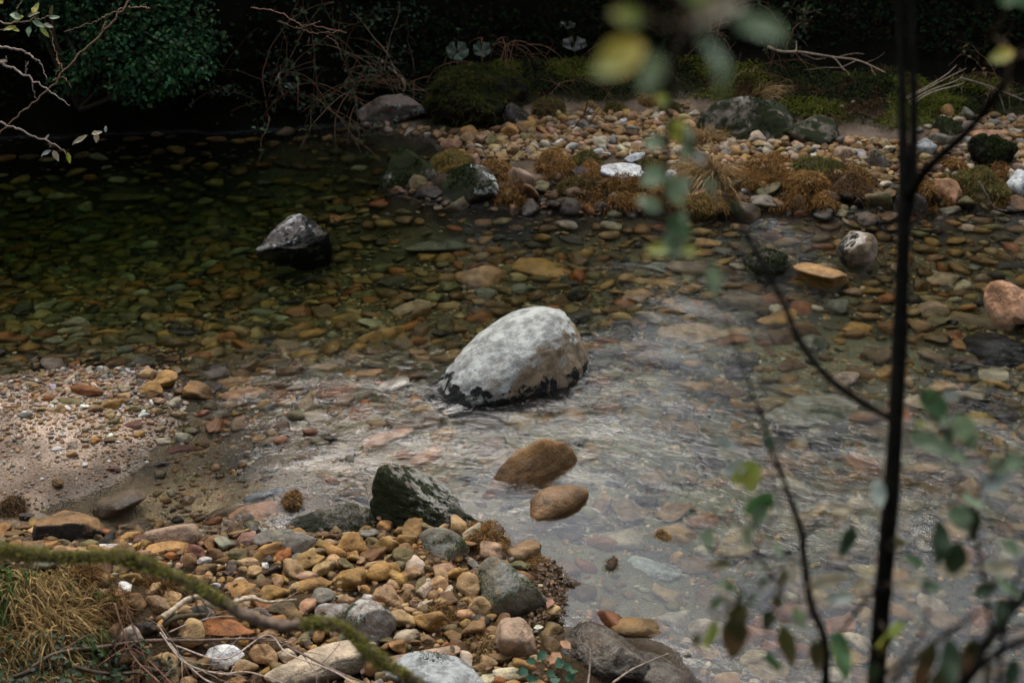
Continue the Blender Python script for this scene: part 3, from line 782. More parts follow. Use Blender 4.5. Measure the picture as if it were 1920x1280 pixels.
# ---- submerged boulders seen through the water
BED = [
    (722, 622, 112, 48, 16, M_orange, 'orange submerged boulder with black cracks, upstream of the big white-lichened boulder', 9, .7),
    (755, 642, 46, 34, 5, M_darkwet, 'round brown submerged boulder tucked against the orange one', 5, .8),
    (774, 572, 84, 44, 14, M_tan, 'smooth brown submerged boulder like a bread loaf', 6, .7),
    (822, 459, 128, 34, 6, M_greygreen, 'long olive submerged boulder across the current', 6, .6),
    (903, 512, 96, 58, -12, M_pink, 'reddish brown submerged boulder under glinting ripples', 8, .7),
    (1015, 500, 110, 44, -8, M_orange, 'broad reddish submerged boulder under white ripples', 8, .5),
    (975, 540, 56, 28, 0, M_greygreen, 'oval olive submerged stone beside dark hollow', 4.5, .7),
    (724, 816, 104, 46, 22, M_pink, 'orange-pink submerged slab in the pale riffle', 10, .5),
    (800, 852, 84, 52, 30, M_pink, 'second orange-pink submerged slab, closer to the pointed mossy boulder', 10, .5),
    (1392, 562, 104, 48, 8, M_darkwet, 'dark brown submerged block below the midstream stones', 10, .7),
    (1462, 592, 96, 52, 15, M_orange, 'rust orange submerged block beside the dark brown one', 11, .6),
    (1520, 640, 60, 42, -8, M_greygreen, 'blunt tan submerged stone downstream of the rust orange block', 7, .8),
    (1605, 612, 62, 34, 10, M_orange, 'low orange submerged stone in the sparkling riffle', 9, .6),
    (1750, 577, 62, 44, 0, M_tan, 'round pitted tan submerged stone beyond the dark stem', 5, .8),
    (1756, 668, 74, 48, -20, M_darkwet, 'pinkish brown submerged boulder beyond the dark stem', 7, .7),
    (1870, 716, 52, 34, -15, M_orange, 'ochre submerged stone near the black submerged boulder', 8, .7),
    (1872, 648, 128, 84, -8, stone_mat('shadow_black_rock', 'tint', (.014, .012, .010), rust=.1, wet=.1), 'black submerged boulder painted for the shadow below the salmon pink boulder', 7, .7),  # near-black colour stands in for the boulder shadow
    (1838, 600, 120, 44, -14, M_darkwet, 'long brown submerged boulder beside the salmon pink boulder', 6, .5),
    (1770, 520, 70, 30, 4, M_tan, 'flat tan submerged stone under calm water', 6, .5),
    (1320, 452, 66, 22, -6, M_orange, 'narrow orange submerged stone below the gravel bar', 7, .5),
    (1300, 500, 110, 36, -5, M_darkwet, 'wide brown submerged boulder upstream of the mossy midstream stone', 6, .5),
    (1228, 500, 64, 28, -4, M_greygreen, 'pale green submerged slab in clear water', 9, .4),
    (1240, 528, 60, 24, -2, M_orange, 'smooth orange-brown submerged stone below the pale green slab', 5, .6),
    (1300, 622, 150, 44, 4, M_tan, 'wide peach submerged slab below streaked ripples', 9, .35),
    (1520, 770, 180, 70, 3, M_greygreen, 'very wide olive submerged boulder in the pale riffle', 5, .4),
    (1215, 1060, 130, 60, -15, M_grey, 'flat grey submerged slab below floating twigs', 12, .3),
    (430, 716, 90, 36, 14, M_orange, 'rusty submerged slab off the tip of the gravel spit', 10, .4),
    (455, 738, 100, 30, 10, M_pink, 'reddish submerged slab off the gravel spit', 10, .35),
    (430, 955, 110, 34, 14, M_darkwet, 'dark sunken boulder in the shallow inlet', 7, .5),
    (500, 925, 90, 34, 18, M_grey, 'grey sunken boulder at the inlet mouth', 6, .5),
    (462, 968, 44, 26, 4, M_darkwet, 'round dimpled brown stone ringed by shallow water', 4.5, .9),
    (352, 935, 24, 36, 80, M_darkwet, 'upright dark stone in the shallow inlet', 8, .7),
    (480, 958, 110, 40, 12, M_pink, 'flat orange sunken slab beside the dimpled stone', 8, .35),
    (250, 365, 120, 26, 5, M_darkwet, 'dark sunken boulder in the green pool', 7, .5),
    (690, 700, 60, 26, 20, M_pink, 'pink-brown submerged stone upstream of the big boulder', 6, .5),
    (600, 690, 70, 22, 12, M_tan, 'flat tan submerged stone at the head of the riffle', 7, .4),
]
for (px, py, w, h, ang, mt, lab, p_, ra) in BED:
    hero(px, py, w, h, ang, 'sunken_boulder', lab, mt, 300 + px, p=p_, ratio=ra, e=.1, mode='bed', sub=4, rough=.06, fine=.01, cat='sunken boulder', group='boulders lying under the clear water')
# ---- rocks along the far gravel bar and bank
hero(735, 208, 136, 66, 2, 'boulder', 'flat-topped ledge rock with sand and pebbles on it', M_ledge, 70, p=18, ratio=.7, e=.1, mode='ground', rough=.05, planes=((0, -.1, 1, .62), (0, -1, .05, .75)), sub=6, phrase='the flat sandy ledge')
hero(893, 182, 200, 124, -6, 'boulder', 'huge black boulder draped with moss and dead stems', M_black, 71, p=8, ratio=.85, e=.0, mode='ground', sub=6, rough=.24, lump=.22, fine=.02, phrase='the huge black mossy boulder', moss=dict(n=7000, L=(.03, .09), W=.008, up=.30, thr=-.15, cols=((.03, .042, .008), (.085, .10, .014), (.07, .045, .015))))
hero(962, 214, 66, 42, 18, 'boulder', 'black and white lichened rock under the huge mossy boulder', stone_mat('black_white_rock', 'tint', (.03, .027, .022), lichen=dict(col=(.50, .52, .47), thr=.60, scale=10, soft=.02), moss=dict(col=MOSS, thr=.66, scale=6, up=.14), wet=0), 72, p=9, ratio=.7, e=.1, mode='ground')
hero(1400, 222, 190, 84, -20, 'boulder', 'long sloping slab, half moss and half pale granite', M_slab, 73, p=10, ratio=.55, e=.0, mode='ground', sub=6, rough=.07, phrase='the long sloping mossy slab', moss=dict(n=1100, L=(.015, .035), W=.010, up=.3, thr=.05, cols=((.015, .025, .007), (.03, .04, .01))))
hero(1515, 245, 120, 60, -18, 'boulder', 'lower weathered slab trailing off the long mossy slab', M_slab, 74, p=9, ratio=.5, e=.0, mode='ground', rough=.08, fine=.02)
hero(1862, 283, 96, 64, -4, 'boulder', 'domed dark green mossy boulder behind the diagonal branch', M_black, 75, p=7, ratio=.8, e=.1, mode='ground', sub=6, rough=.22, lump=.2, phrase='the domed green boulder', moss=dict(n=1300, L=(.015, .04), W=.011, up=.15, thr=-.4, cols=((.014, .022, .006), (.028, .04, .01))))
hero(1775, 236, 66, 36, 0, 'boulder', 'mossy olive boulder above the grey cobbles', M_mosstop, 76, p=6, ratio=.8, e=.1, mode='ground', moss=dict(n=500, L=(.015, .03), W=.009, up=.3))
hero(1734, 276, 50, 34, -10, 'boulder', 'grey boulder speckled with black lichen near the thin stems', M_grey, 77, p=6, ratio=.8, e=.1, mode='ground')
hero(1765, 262, 50, 26, 12, 'boulder', 'smooth olive grey boulder leaning on the speckled grey one', M_greygreen, 78, p=5, ratio=.7, e=.15, mode='ground')
hero(1778, 362, 52, 56, 20, 'boulder', 'steep pale pink boulder face beside the grassy hummock', M_pink, 79, p=13, ratio=.9, e=.0, mode='ground')
hero(1906, 345, 50, 56, -10, 'boulder', 'white and pink boulder past the grassy hummock', M_white_l, 80, p=8, ratio=.8, e=.0, mode='ground')
hero(1652, 300, 46, 42, 5, 'boulder', 'pale boulder with a mossy base beside the dark stems', M_slab, 81, p=6, ratio=.9, e=.1, mode='ground')
hero(1578, 288, 34, 28, 0, 'boulder', 'upright pinkish grey stone on the far gravel', M_tan, 82, p=8, ratio=.9, e=.2, mode='ground')
hero(1850, 252, 90, 18, 2, 'boulder', 'flat tan slab between the two mossy boulders', M_pink, 83, p=12, ratio=.4, e=.1, mode='ground')
hero(1776, 208, 26, 26, 30, 'boulder', 'orange angular stone on the sandy bank', M_orange, 84, p=13, ratio=.9, e=.2, mode='ground')
hero(1815, 212, 30, 24, 0, 'boulder', 'rounded dark olive stone beside the orange angular one', M_greygreen, 85, p=5, ratio=.8, e=.1, mode='ground')
hero(880, 247, 40, 26, -5, 'boulder', 'blocky ochre stone with a mossy end at the pool edge', M_orange, 86, p=10, ratio=.9, e=.2, mode='ground')
hero(956, 244, 36, 28, 10, 'boulder', 'golden ochre stone propped below the lichened rock', M_orange, 87, p=9, ratio=.9, e=.3, mode='ground')
hero(846, 272, 40, 26, -30, 'boulder', 'pinkish brown stones wet at the inlet of the gravel bar', M_pink, 88, p=6, ratio=.6, e=.1, mode='ground')
hero(652, 236, 34, 22, 20, 'boulder', 'broken tan stump of rock under the flat sandy ledge', M_tan, 89, p=12, ratio=.9, e=.1, mode='ground')

# ------------------------------------------------------------------ cobbles placed one by one: x, y, w, h, angle, colour, shape
COB = '''210 1026 76 18 1 white f;243 1009 44 28 20 ochre r;93 1058 58 26 4 grey r;367 1034 46 28 -8 maroon r;403 1039 38 27 -6 brown r;441 1044 46 30 10 olive r;384 1052 29 19 6 white r;467 1057 46 20 -5 tan r;355 1053 38 28 25 brown a;387 1068 42 28 15 brown r;434 1071 26 28 0 dark r;478 1075 32 24 10 tan r;551 1068 44 42 45 tan r;584 1051 52 30 14 ochre a;502 1034 66 30 28 ochre a;563 1022 64 44 0 grey r;611 1005 50 20 -6 brown r;601 1035 32 18 0 tan r;630 1057 26 34 60 tan r;579 1083 48 20 4 pinkish r;583 1100 84 32 12 ochre a;606 1123 50 34 0 grey r;456 1106 52 34 20 ochre a;378 1086 52 20 -10 tan r;405 1098 20 13 10 white r;430 1102 22 20 0 pinkish r;447 1093 34 18 28 pale a;515 1112 60 34 14 ochre r;493 1086 26 24 0 olive r;400 982 40 18 2 rust r;401 999 28 14 0 brown r;408 1009 46 12 -3 brown f;475 1000 30 24 10 dark a;27 1002 38 18 6 brown r;50 968 32 16 0 dark r;233 1103 28 22 -40 white a;252 1080 24 11 0 pale r;214 1057 22 12 12 grey r;231 1057 14 11 0 grey r;428 1180 106 30 -2 rust f;357 1186 42 54 80 tan r;500 1194 46 22 14 tan r;494 1229 46 44 20 tan r;462 1251 46 32 10 tan r;487 1200 30 18 0 brown r;551 1206 18 16 30 tan r;569 1202 30 26 0 olive r;418 1146 40 13 2 white f;210 1188 46 38 0 brown a;272 1176 54 28 0 dark a;484 1221 16 22 80 tan r;395 1110 18 14 0 white r;460 1128 46 20 10 pale r;345 1033 22 22 0 ochre a;322 1044 26 16 0 rust r;312 1060 20 14 0 pale r;478 1040 40 16 0 brown a;498 1062 14 12 0 white r;375 1000 20 14 0 pale r;430 985 24 16 0 pale r;120 1020 34 22 0 olive r;150 1030 30 14 0 tan r;45 990 26 12 10 brown r
665 1024 56 48 -10 ochre r;652 1040 22 14 0 rust a;693 1003 36 22 -6 grey r;773 999 56 36 40 ochre r;749 998 26 20 10 ochre r;727 1023 26 42 62 ochre r;757 1042 46 34 -4 olive r;701 1060 36 20 6 tan r;719 1075 68 38 12 ochre r;771 1075 42 26 4 tan a;655 1091 36 48 62 ochre r;683 1105 26 24 0 ochre r;731 1121 70 50 -6 tan r;795 1107 26 28 -20 pale r;821 1098 44 26 0 tan r;841 1110 18 20 0 pale r;879 1097 54 52 -10 tan r;856 1074 40 30 -6 ochre r;832 1066 44 18 0 pinkish a;803 1057 20 20 0 ochre r;792 1048 14 14 0 tan r;900 1136 44 36 24 tan r;797 1133 26 26 -10 pale r;776 1132 18 18 0 pinkish r;872 1130 28 18 16 ochre r;930 1146 32 18 -14 tan r;801 1168 32 50 78 ochre a;756 1165 30 40 -70 tan r;776 1164 14 18 70 tan r;783 1157 22 18 0 tan r;763 1195 50 26 8 pale r;802 1198 26 18 18 tan r;921 1037 46 30 -4 pinkish r;888 1185 64 44 30 brown r;962 1248 22 17 0 tan r;935 1235 52 26 -10 brown r;955 1268 62 24 8 pale r;677 1054 18 16 0 tan r;690 1085 18 18 0 tan r;728 1046 16 18 0 tan r;648 1062 20 28 70 olive r;661 1046 26 26 30 ochre r;640 1120 26 14 0 pale r;648 1128 36 22 8 tan a;722 1100 14 12 0 pale r;765 1105 26 16 0 tan r;845 1062 22 16 0 maroon r;880 1050 20 12 -30 pale r;888 1061 16 20 80 grey r;690 1120 22 10 4 white f;775 1205 30 12 0 brown r;836 1212 16 14 0 rust r;842 1230 30 14 0 brown r;905 1075 22 16 0 brown r;1003 1235 24 16 0 tan a
275 703 40 22 4 tan r;313 716 54 34 -10 ochre r;283 730 46 24 8 ochre r;285 740 36 14 10 brown a;326 757 29 20 4 pale r;210 757 42 24 -4 ochre r;182 766 28 16 -4 tan r;206 776 28 18 -10 tan r;131 752 56 16 2 olive f;165 734 66 20 -6 rust a;90 747 34 11 -14 rust a;113 768 20 16 -10 tan r;250 798 44 13 3 maroon f;260 815 26 13 6 ochre r;250 766 26 14 24 olive r;271 779 22 12 6 white r;293 773 26 15 6 tan r;305 793 18 14 60 pale r;160 763 16 12 0 white r;234 730 24 14 10 pale r;233 744 26 14 10 tan r;253 747 15 8 0 pale r;163 805 18 12 0 pale r;137 834 22 18 -8 pale r;160 826 20 9 -4 grey r;181 825 22 15 20 ochre r;162 836 14 10 0 pinkish r;70 853 14 9 20 white r;160 873 12 9 10 white r;118 816 14 9 -10 white r;308 829 30 12 12 pale r;55 721 30 11 6 pale r;207 825 26 12 20 brown a;135 850 20 14 20 tan a;108 905 16 18 70 brown a;213 878 30 12 -6 maroon a;337 845 56 14 8 maroon f;275 766 18 10 0 tan r;305 870 30 14 0 dark r;215 790 22 12 30 olive r;78 767 20 11 30 tan r;95 762 14 8 0 white r;300 752 24 14 0 pinkish a;127 766 10 10 60 white r;232 763 9 8 0 white r;338 735 26 18 0 brown r;335 778 36 16 -6 tan r;300 806 22 12 0 tan r;190 800 20 10 8 pale r;48 780 26 14 0 grey r;110 842 24 9 10 white r
1048 268 18 14 0 white r;1073 275 27 17 4 white r;1127 268 30 24 -8 pale r;1168 228 16 14 0 white r;1137 290 20 9 0 white r;962 280 26 22 0 tan r;928 283 20 14 0 pale r;945 286 14 12 0 pale r;1110 240 28 15 14 grey r;1093 233 26 18 0 grey r;1080 245 16 14 0 pale r;1172 262 30 16 0 tan r;1195 270 26 10 0 pale r;1417 258 36 19 2 pale r;1424 270 28 14 12 tan a;1392 277 18 15 0 pale r;1360 275 20 16 0 pale r;1398 358 20 11 0 white r;1644 265 20 12 0 tan r;1620 266 20 9 0 tan r;1672 265 16 8 0 tan r;1750 250 22 18 20 tan r;1604 258 16 8 0 tan r;1665 280 24 14 8 pale r;1532 278 24 10 0 pale r;1480 280 20 9 0 pale r;875 260 30 16 10 tan r;902 262 24 20 0 pinkish r;908 250 30 10 -10 pinkish a;920 263 20 18 0 olive r;940 262 26 14 0 tan r;885 275 22 14 0 pale r;725 232 16 12 0 pale r;760 238 16 10 0 tan r;735 227 14 8 0 pale r;802 253 18 8 0 white r;893 298 26 20 -20 pinkish r;912 307 20 12 -20 maroon r;1000 273 22 14 0 pale r;1020 283 22 14 0 tan r;1004 296 30 14 0 tan r;1040 290 22 10 0 pale r;1150 258 18 10 0 pale r;1210 255 20 12 0 tan r;1240 250 20 14 0 tan r;1225 240 18 10 0 ochre r;985 258 22 16 0 olive r;760 205 14 10 0 pale r;774 202 12 9 0 pale r;765 196 10 8 0 pale r;1900 330 26 22 0 pale r;1885 318 14 14 60 rust r;1560 275 16 9 0 tan r;1700 268 18 10 0 pale r;1795 225 22 12 0 pale r;1835 240 26 12 0 pinkish r;1720 245 24 12 0 grey r;1740 238 20 8 0 pale r;1840 226 22 12 0 tan r;1820 292 22 10 0 pale r;1805 275 18 10 0 pale r;1340 240 30 12 20 pale a;1300 215 26 12 20 pale a;1350 203 24 14 0 pale a;1370 195 22 8 0 white r;1110 225 20 10 0 grey a;1640 330 34 14 10 brown a;1660 345 24 14 0 pale r;1690 330 30 12 4 pale r;1480 322 50 16 0 pinkish f;1780 318 30 14 20 pale r;1300 345 24 12 0 pinkish r;1310 365 40 22 0 pinkish r;1475 330 40 12 -10 pale r'''
CNAME = {}


def cobble(x, y, z, dims, yaw, tx, ty, shape, colr, cname, name, cat, vi=None):
    fam = 'a' if shape in 'af' else 'r'
    vs = VAR_ME[(fam, 4)]
    o = bpy.data.objects.new(name, vs[int(rng.integers(len(vs))) if vi is None else vi])
    col.objects.link(o)
    o.location = (float(x), float(y), float(z)); o.scale = tuple(float(v) for v in dims); o.rotation_euler = (tx, ty, yaw)
    o.color = (*[float(v) for v in colr], 1)
    o['category'] = cat
    GROUPS.append(dict(o=o, x=x, y=y, z=z, dims=dims, shape=shape, c=cname, name=name))
    return o


for it in COB.replace('\n', ';').split(';'):
    f = it.split(); px, py, w, h, ang = (float(v) for v in f[:5]); cn, sh = f[5], f[6]
    ra = {'r': .78, 'a': .72, 'f': .38}[sh]
    G, (a, b, c_), yaw = fit(px, py, w, h * 1.06, ang, ra, .35, 'ground')
    if G[1] > 13.5 and py > 230: continue
    cl = np.array(PAL[cn]) * rng.uniform(.85, 1.15) * (1 + rng.normal(size=3) * .03)
    nm = 'cobble' if py > 940 else 'pebble'
    cobble(G[0], G[1], max(G[2], H(G[0], G[1])) + .35 * c_, (a, b, c_), yaw + (np.pi if rng.random() < .5 else 0), rng.normal() * .08, rng.normal() * .08, sh, cl, cn, nm, nm)
    OCC.disc(G[0], G[1], a * .9, b * .9, yaw)


# ------------------------------------------------------------------ fill: dart throwing over image regions
def in_poly(poly, x, y):
    ins = np.zeros(np.shape(x), bool); n_ = len(poly)
    for i in range(n_):
        ax, ay = poly[i]; bx, by = poly[(i + 1) % n_]
        cc = (ay > y) != (by > y)
        ins ^= cc & (x < (bx - ax) * (y - ay) / (by - ay + 1e-12) + ax)
    return ins


def darts(poly, n, size, k=.82, seed=0, keep=None, land=True):
    """poly in pixels; positions uniform over the ground it covers; size(x,y,px,py,u)->radius"""
    g = np.random.default_rng(seed); W = np.array([(ground(*p, 0, True) if land else on_z(*p))[:2] for p in poly])
    lo, hi = W.min(0), W.max(0); P = lo + (hi - lo) * g.random((n * 3, 2)); P = P[in_poly([tuple(w) for w in W], P[:, 0], P[:, 1])][:n]
    r = size(P[:, 0], P[:, 1], g.random(len(P)))
    if keep is not None:
        q = keep(P[:, 0], P[:, 1], r, g.random(len(P))); P = P[q]; r = r[q]
    out = []
    for i in np.argsort(-r):
        x, y, q = P[i, 0], P[i, 1], r[i]
        if OCC.free(x, y, q, k):
            OCC.add(x, y, q); out.append((x, y, q))
    return out


def pickcol(names, wts, n, jit=.05):
    i = rng.choice(len(names), n, p=np.array(wts) / sum(wts))
    C = np.array([PAL[k] for k in names])[i] * rng.uniform(.72, 1.22, (n, 1)) * (1 + rng.normal(size=(n, 3)) * jit)
    return np.clip(C, .01, .8), [names[k] for k in i]


def emit(lst, names, wts, kind, cat, n_obj, stuff_name, stuff_label, flat=(.45, 1.0), elong=(1.0, 1.9), bury=.3, fam_a=.55, yaw0=0.0, yawj=1.6, dark=1.0):
    """largest in view become objects, the rest one mesh of stuff"""
    n_ = len(lst); C, cn = pickcol(names, wts, n_); C = C * dark
    A = np.array(lst); el = rng.uniform(*elong, n_); fl = rng.uniform(*flat, n_)
    a = A[:, 2] * np.sqrt(el) * 1.12; b = A[:, 2] / np.sqrt(el) * 1.12; c_ = A[:, 2] * fl
    yaw = yaw0 + rng.normal(size=n_) * yawj; tx = rng.normal(size=n_) * .28; ty = rng.normal(size=n_) * .28
    z = H(A[:, 0], A[:, 1]) + c_ * bury
    P3 = np.stack([A[:, 0], A[:, 1], z], 1); v = P3 - CAM; d = v @ FW
    px = 960 + (v @ RT) / d / K; py = 640 - (v @ UP) / d / K
    view = (px > -10) & (px < 1930) & (py > -10) & (py < 1290)
    size = np.where(view, A[:, 2] / d, 0); order = np.argsort(-size)
    big = [i for i in order[:n_obj] if view[i]]
    for i in big:
        ang = rng.random() < fam_a; sh = 'a' if ang else ('f' if fl[i] < flat[0] + .12 else 'r')
        cobble(A[i, 0], A[i, 1], z[i], (a[i], b[i], c_[i]), yaw[i], tx[i], ty[i], sh, C[i], cn[i], kind, cat)
    rest = np.setdiff1d(np.arange(n_), big)
    g = Acc(); fams = np.where(rng.random(n_) < fam_a, 'a', 'r'); spx = A[:, 2] / d / K
    for fam in 'ar':
        for lod in (1, 2):
            for vi in range(len(VAR[(fam, lod)])):
                sel = [i for i in rest if fams[i] == fam and (2 if spx[i] > 6 else 1) == lod and (i * 7919) % len(VAR[(fam, lod)]) == vi]
                if not sel: continue
                sel = np.array(sel); V, F = VAR[(fam, lod)][vi]
                X = V[None] * np.stack([a, b, c_], 1)[sel][:, None]
                M = np.array([np.array(tilt_rot(yaw[i], tx[i], ty[i])) for i in sel])
                X = np.einsum('nij,nvj->nvi', M, X) + P3[sel][:, None]
                FF = (np.arange(len(sel))[:, None, None] * len(V) + F[None]).reshape(-1, 3)
                g.add(X.reshape(-1, 3), FF, np.repeat(C[sel], len(V), 0))
    o = g.build(stuff_name, STONE_V); tag(o, stuff_label, kind='stuff'); o['category'] = stuff_name.replace('_', ' ')
    return o


SHORE = [(-40, 1000), (60, 985), (250, 1000), (390, 985), (520, 990), (600, 985), (720, 985), (880, 995), (950, 1040), (1035, 1085), (1045, 1170), (1030, 1300), (690, 1340), (300, 1340), (205, 1180), (190, 1085), (-40, 1070)]
a1 = darts(SHORE, 5200, keep=lambda x, y, r, u: (noise2(x, y, 2.6, 61, 2) > -.25) | (u < .25), size=lambda x, y, u: .009 + .041 * u ** 2.4, k=.78, seed=1)
SPIT = [(-160, 700), (0, 702), (140, 690), (270, 690), (340, 715), (352, 760), (330, 815), (280, 870), (215, 905), (80, 960), (-160, 960)]
spit_c = on_z(60, 900)[:2]


def spit_size(x, y, u):
    near = np.clip((y - spit_c[1]) / 1.1, 0, 1)
    return (.0035 + .008 * u ** 4) * (1 - near) + (.005 + .019 * u ** 3.4) * near


a2 = darts(SPIT, 16000, spit_size, k=.84, seed=2, keep=lambda x, y, r, u: u < np.clip(.20 + .72 * (y - spit_c[1]) / 1.1 + noise2(x, y, 3, 5, 2) * .4, .22, 1))
BAR = [(640, 236), (720, 230), (850, 245), (960, 225), (1060, 212), (1200, 214), (1300, 192), (1345, 235), (1480, 268), (1700, 262), (1780, 215), (2350, 215), (2350, 345), (1700, 345), (1500, 330), (1320, 325), (1200, 292), (1100, 300), (1000, 300), (920, 312), (850, 300), (820, 258)]


def sand_at(x, y):
    i = np.clip(np.searchsorted(gx, x) - 1, 0, len(gx) - 2); j = np.clip(np.searchsorted(gy, y) - 1, 0, len(gy) - 2)
    return sandp[j, i]


a3 = darts(BAR, 15000, lambda x, y, u: .011 + .040 * u ** 3, k=.78, seed=3, keep=lambda x, y, r, u: u < np.where(sand_at(x, y) > .3, .10, 1.0))
WAT = [(-330, 255), (640, 236), (860, 300), (760, 345), (900, 395), (1400, 400), (2650, 380), (2650, 880), (2350, 1290), (1330, 1290), (1040, 1150), (900, 980), (560, 1000), (250, 1000), (330, 800), (340, 700), (-330, 700)]
pale_g = pale


INL = on_z(430, 905)[:2]


def bed_size(x, y, u):
    pl = S_at(pale_g, x, y)
    sm = np.clip(1.5 * np.exp(-(((x - INL[0]) / 1.0) ** 2 + ((y - INL[1]) / .55) ** 2)), 0, 1)
    return (.017 + (.066 + .018 * pl) * u ** 2.5) * (1 - .62 * sm)


def bed_keep(x, y, r, u):
    pl = S_at(pale_g, x, y); h = H(x, y)
    return (h < -.012) & (u < np.clip(.86 - .62 * pl, .15, 1))


EDGE = [(690, 262), (760, 340), (830, 350), (920, 345), (1010, 342), (1090, 322), (1260, 330), (1400, 312), (1600, 320), (1690, 330), (2350, 325), (2350, 396), (1600, 412), (1400, 406), (1300, 408), (1090, 406), (930, 394), (800, 380), (735, 360)]
a6 = darts(EDGE, 1200, lambda x, y, u: .025 + .075 * u ** 2.4, k=.72, seed=6)
a4 = darts(WAT, 19000, bed_size, k=.74, seed=4, keep=bed_keep, land=False)
a5 = darts(WAT, 28000, land=False, size=lambda x, y, u: .007 + .014 * u ** 1.6, k=.72, seed=5, keep=lambda x, y, r, u: (H(x, y) < -.004) & (y < 9.5) & (u < np.clip(1 - .5 * S_at(pale_g, x, y), .2, 1)))
emit(a1, ['tan', 'ochre', 'brown', 'grey', 'pale', 'rust', 'pinkish', 'maroon', 'dark', 'olive'], [5, 5, 4.5, .6, .8, .7, .5, .25, .7, 1.5], 'cobble', 'cobble', 185, 'shore_gravel', 'small tan and ochre gravel packed between the cobbles of the near shore')
emit(a6, ['dark', 'brown', 'olive', 'grey', 'rust'], [5, 4, 2.4, .5, .8], 'bank_rock', 'rock', 70, 'edge_rubble', 'small dark wet rubble along the water edge of the far bar', flat=(.5, .9), fam_a=.8, bury=.2, dark=.7)
npeb = sum(1 for g in GROUPS if g['name'] == 'pebble')
big2 = 80
emit(a2, ['pale', 'grey', 'tan', 'pinkish', 'white', 'ochre', 'maroon', 'brown'], [3.2, 2, 3, 2.2, .9, 1.2, .4, .8], 'pebble', 'pebble', big2, 'spit_gravel', 'fine pale grit and pebbles covering the sandy spit', flat=(.4, .75))
emit(a3, ['tan', 'pale', 'pinkish', 'ochre', 'grey', 'brown', 'white'], [4.5, 1.6, .8, 2.0, .8, 2.6, .15], 'pebble', 'pebble', max(20, 295 - npeb - big2), 'bar_gravel', 'rounded tan and pink gravel of the far bar below the mossy bank', flat=(.55, .9))
emit(a4, ['ochre', 'olive', 'brown', 'tan', 'rust', 'pale', 'grey', 'dark', 'pinkish'], [4, 4, 4.4, 2.0, 1.3, 1.1, .35, 1.8, .25], 'riverbed_stone', 'riverbed stone', 300, 'riverbed_cobbles', 'countless brown and olive stones paving the stream bed under clear water',
     flat=(.45, .95), elong=(1.0, 1.7), bury=.25, yaw0=.1, yawj=.75, dark=.85)
emit(a5, ['ochre', 'olive', 'tan', 'pale', 'brown', 'pinkish'], [2, 1, 3, 2, 1.6, .8], 'riverbed_stone', 'riverbed stone', 0, 'riverbed_gravel', 'fine pale gravel filling the gaps between stones on the stream bed', flat=(.4, .8), dark=1.15)
# ------------------------------------------------------------------ tussocks, root mats, moss, grass
DRYC = ((.30, .155, .045), (.22, .11, .03), (.36, .22, .08), (.15, .07, .02))
OLIVEC = ((.10, .10, .025), (.14, .11, .03), (.20, .13, .04), (.05, .06, .012))
TANC = ((.40, .28, .14), (.33, .21, .09), (.26, .17, .07))
BROWNC = ((.10, .055, .022), (.15, .08, .03), (.06, .035, .015))
M_mound = stone_mat('rooty_soil', 'tint', (.045, .033, .018), rust=.5, wet=.03, rough=.9)


def tussock(px, py, w, h, cols, label, name='grass_tussock', n=1500, L=(.04, .09), mode='ground', droop=.7, seed=0, W=.007, phrase=None, spread=.7, ratio=.52, cat='grass tussock'):
    o = hero(px, py, w, h, 0, name, label, M_mound, 500 + seed, p=5, ratio=ratio, e=.0, mode=mode, sub=4, ext=name != 'weed_clump', rough=.30, lump=.25, cat=cat, phrase=phrase)
    V = np.array([v.co[:] for v in o.data.vertices]); F = np.array([list(p.vertices) for p in o.data.polygons])
    moss_part(o, V, F, n=n, L=L, W=W, cols=cols, zmin=-.02, up=-.1, name='blades', thr=-.55, droop=droop, seedn=seed, spread=spread)
    return o


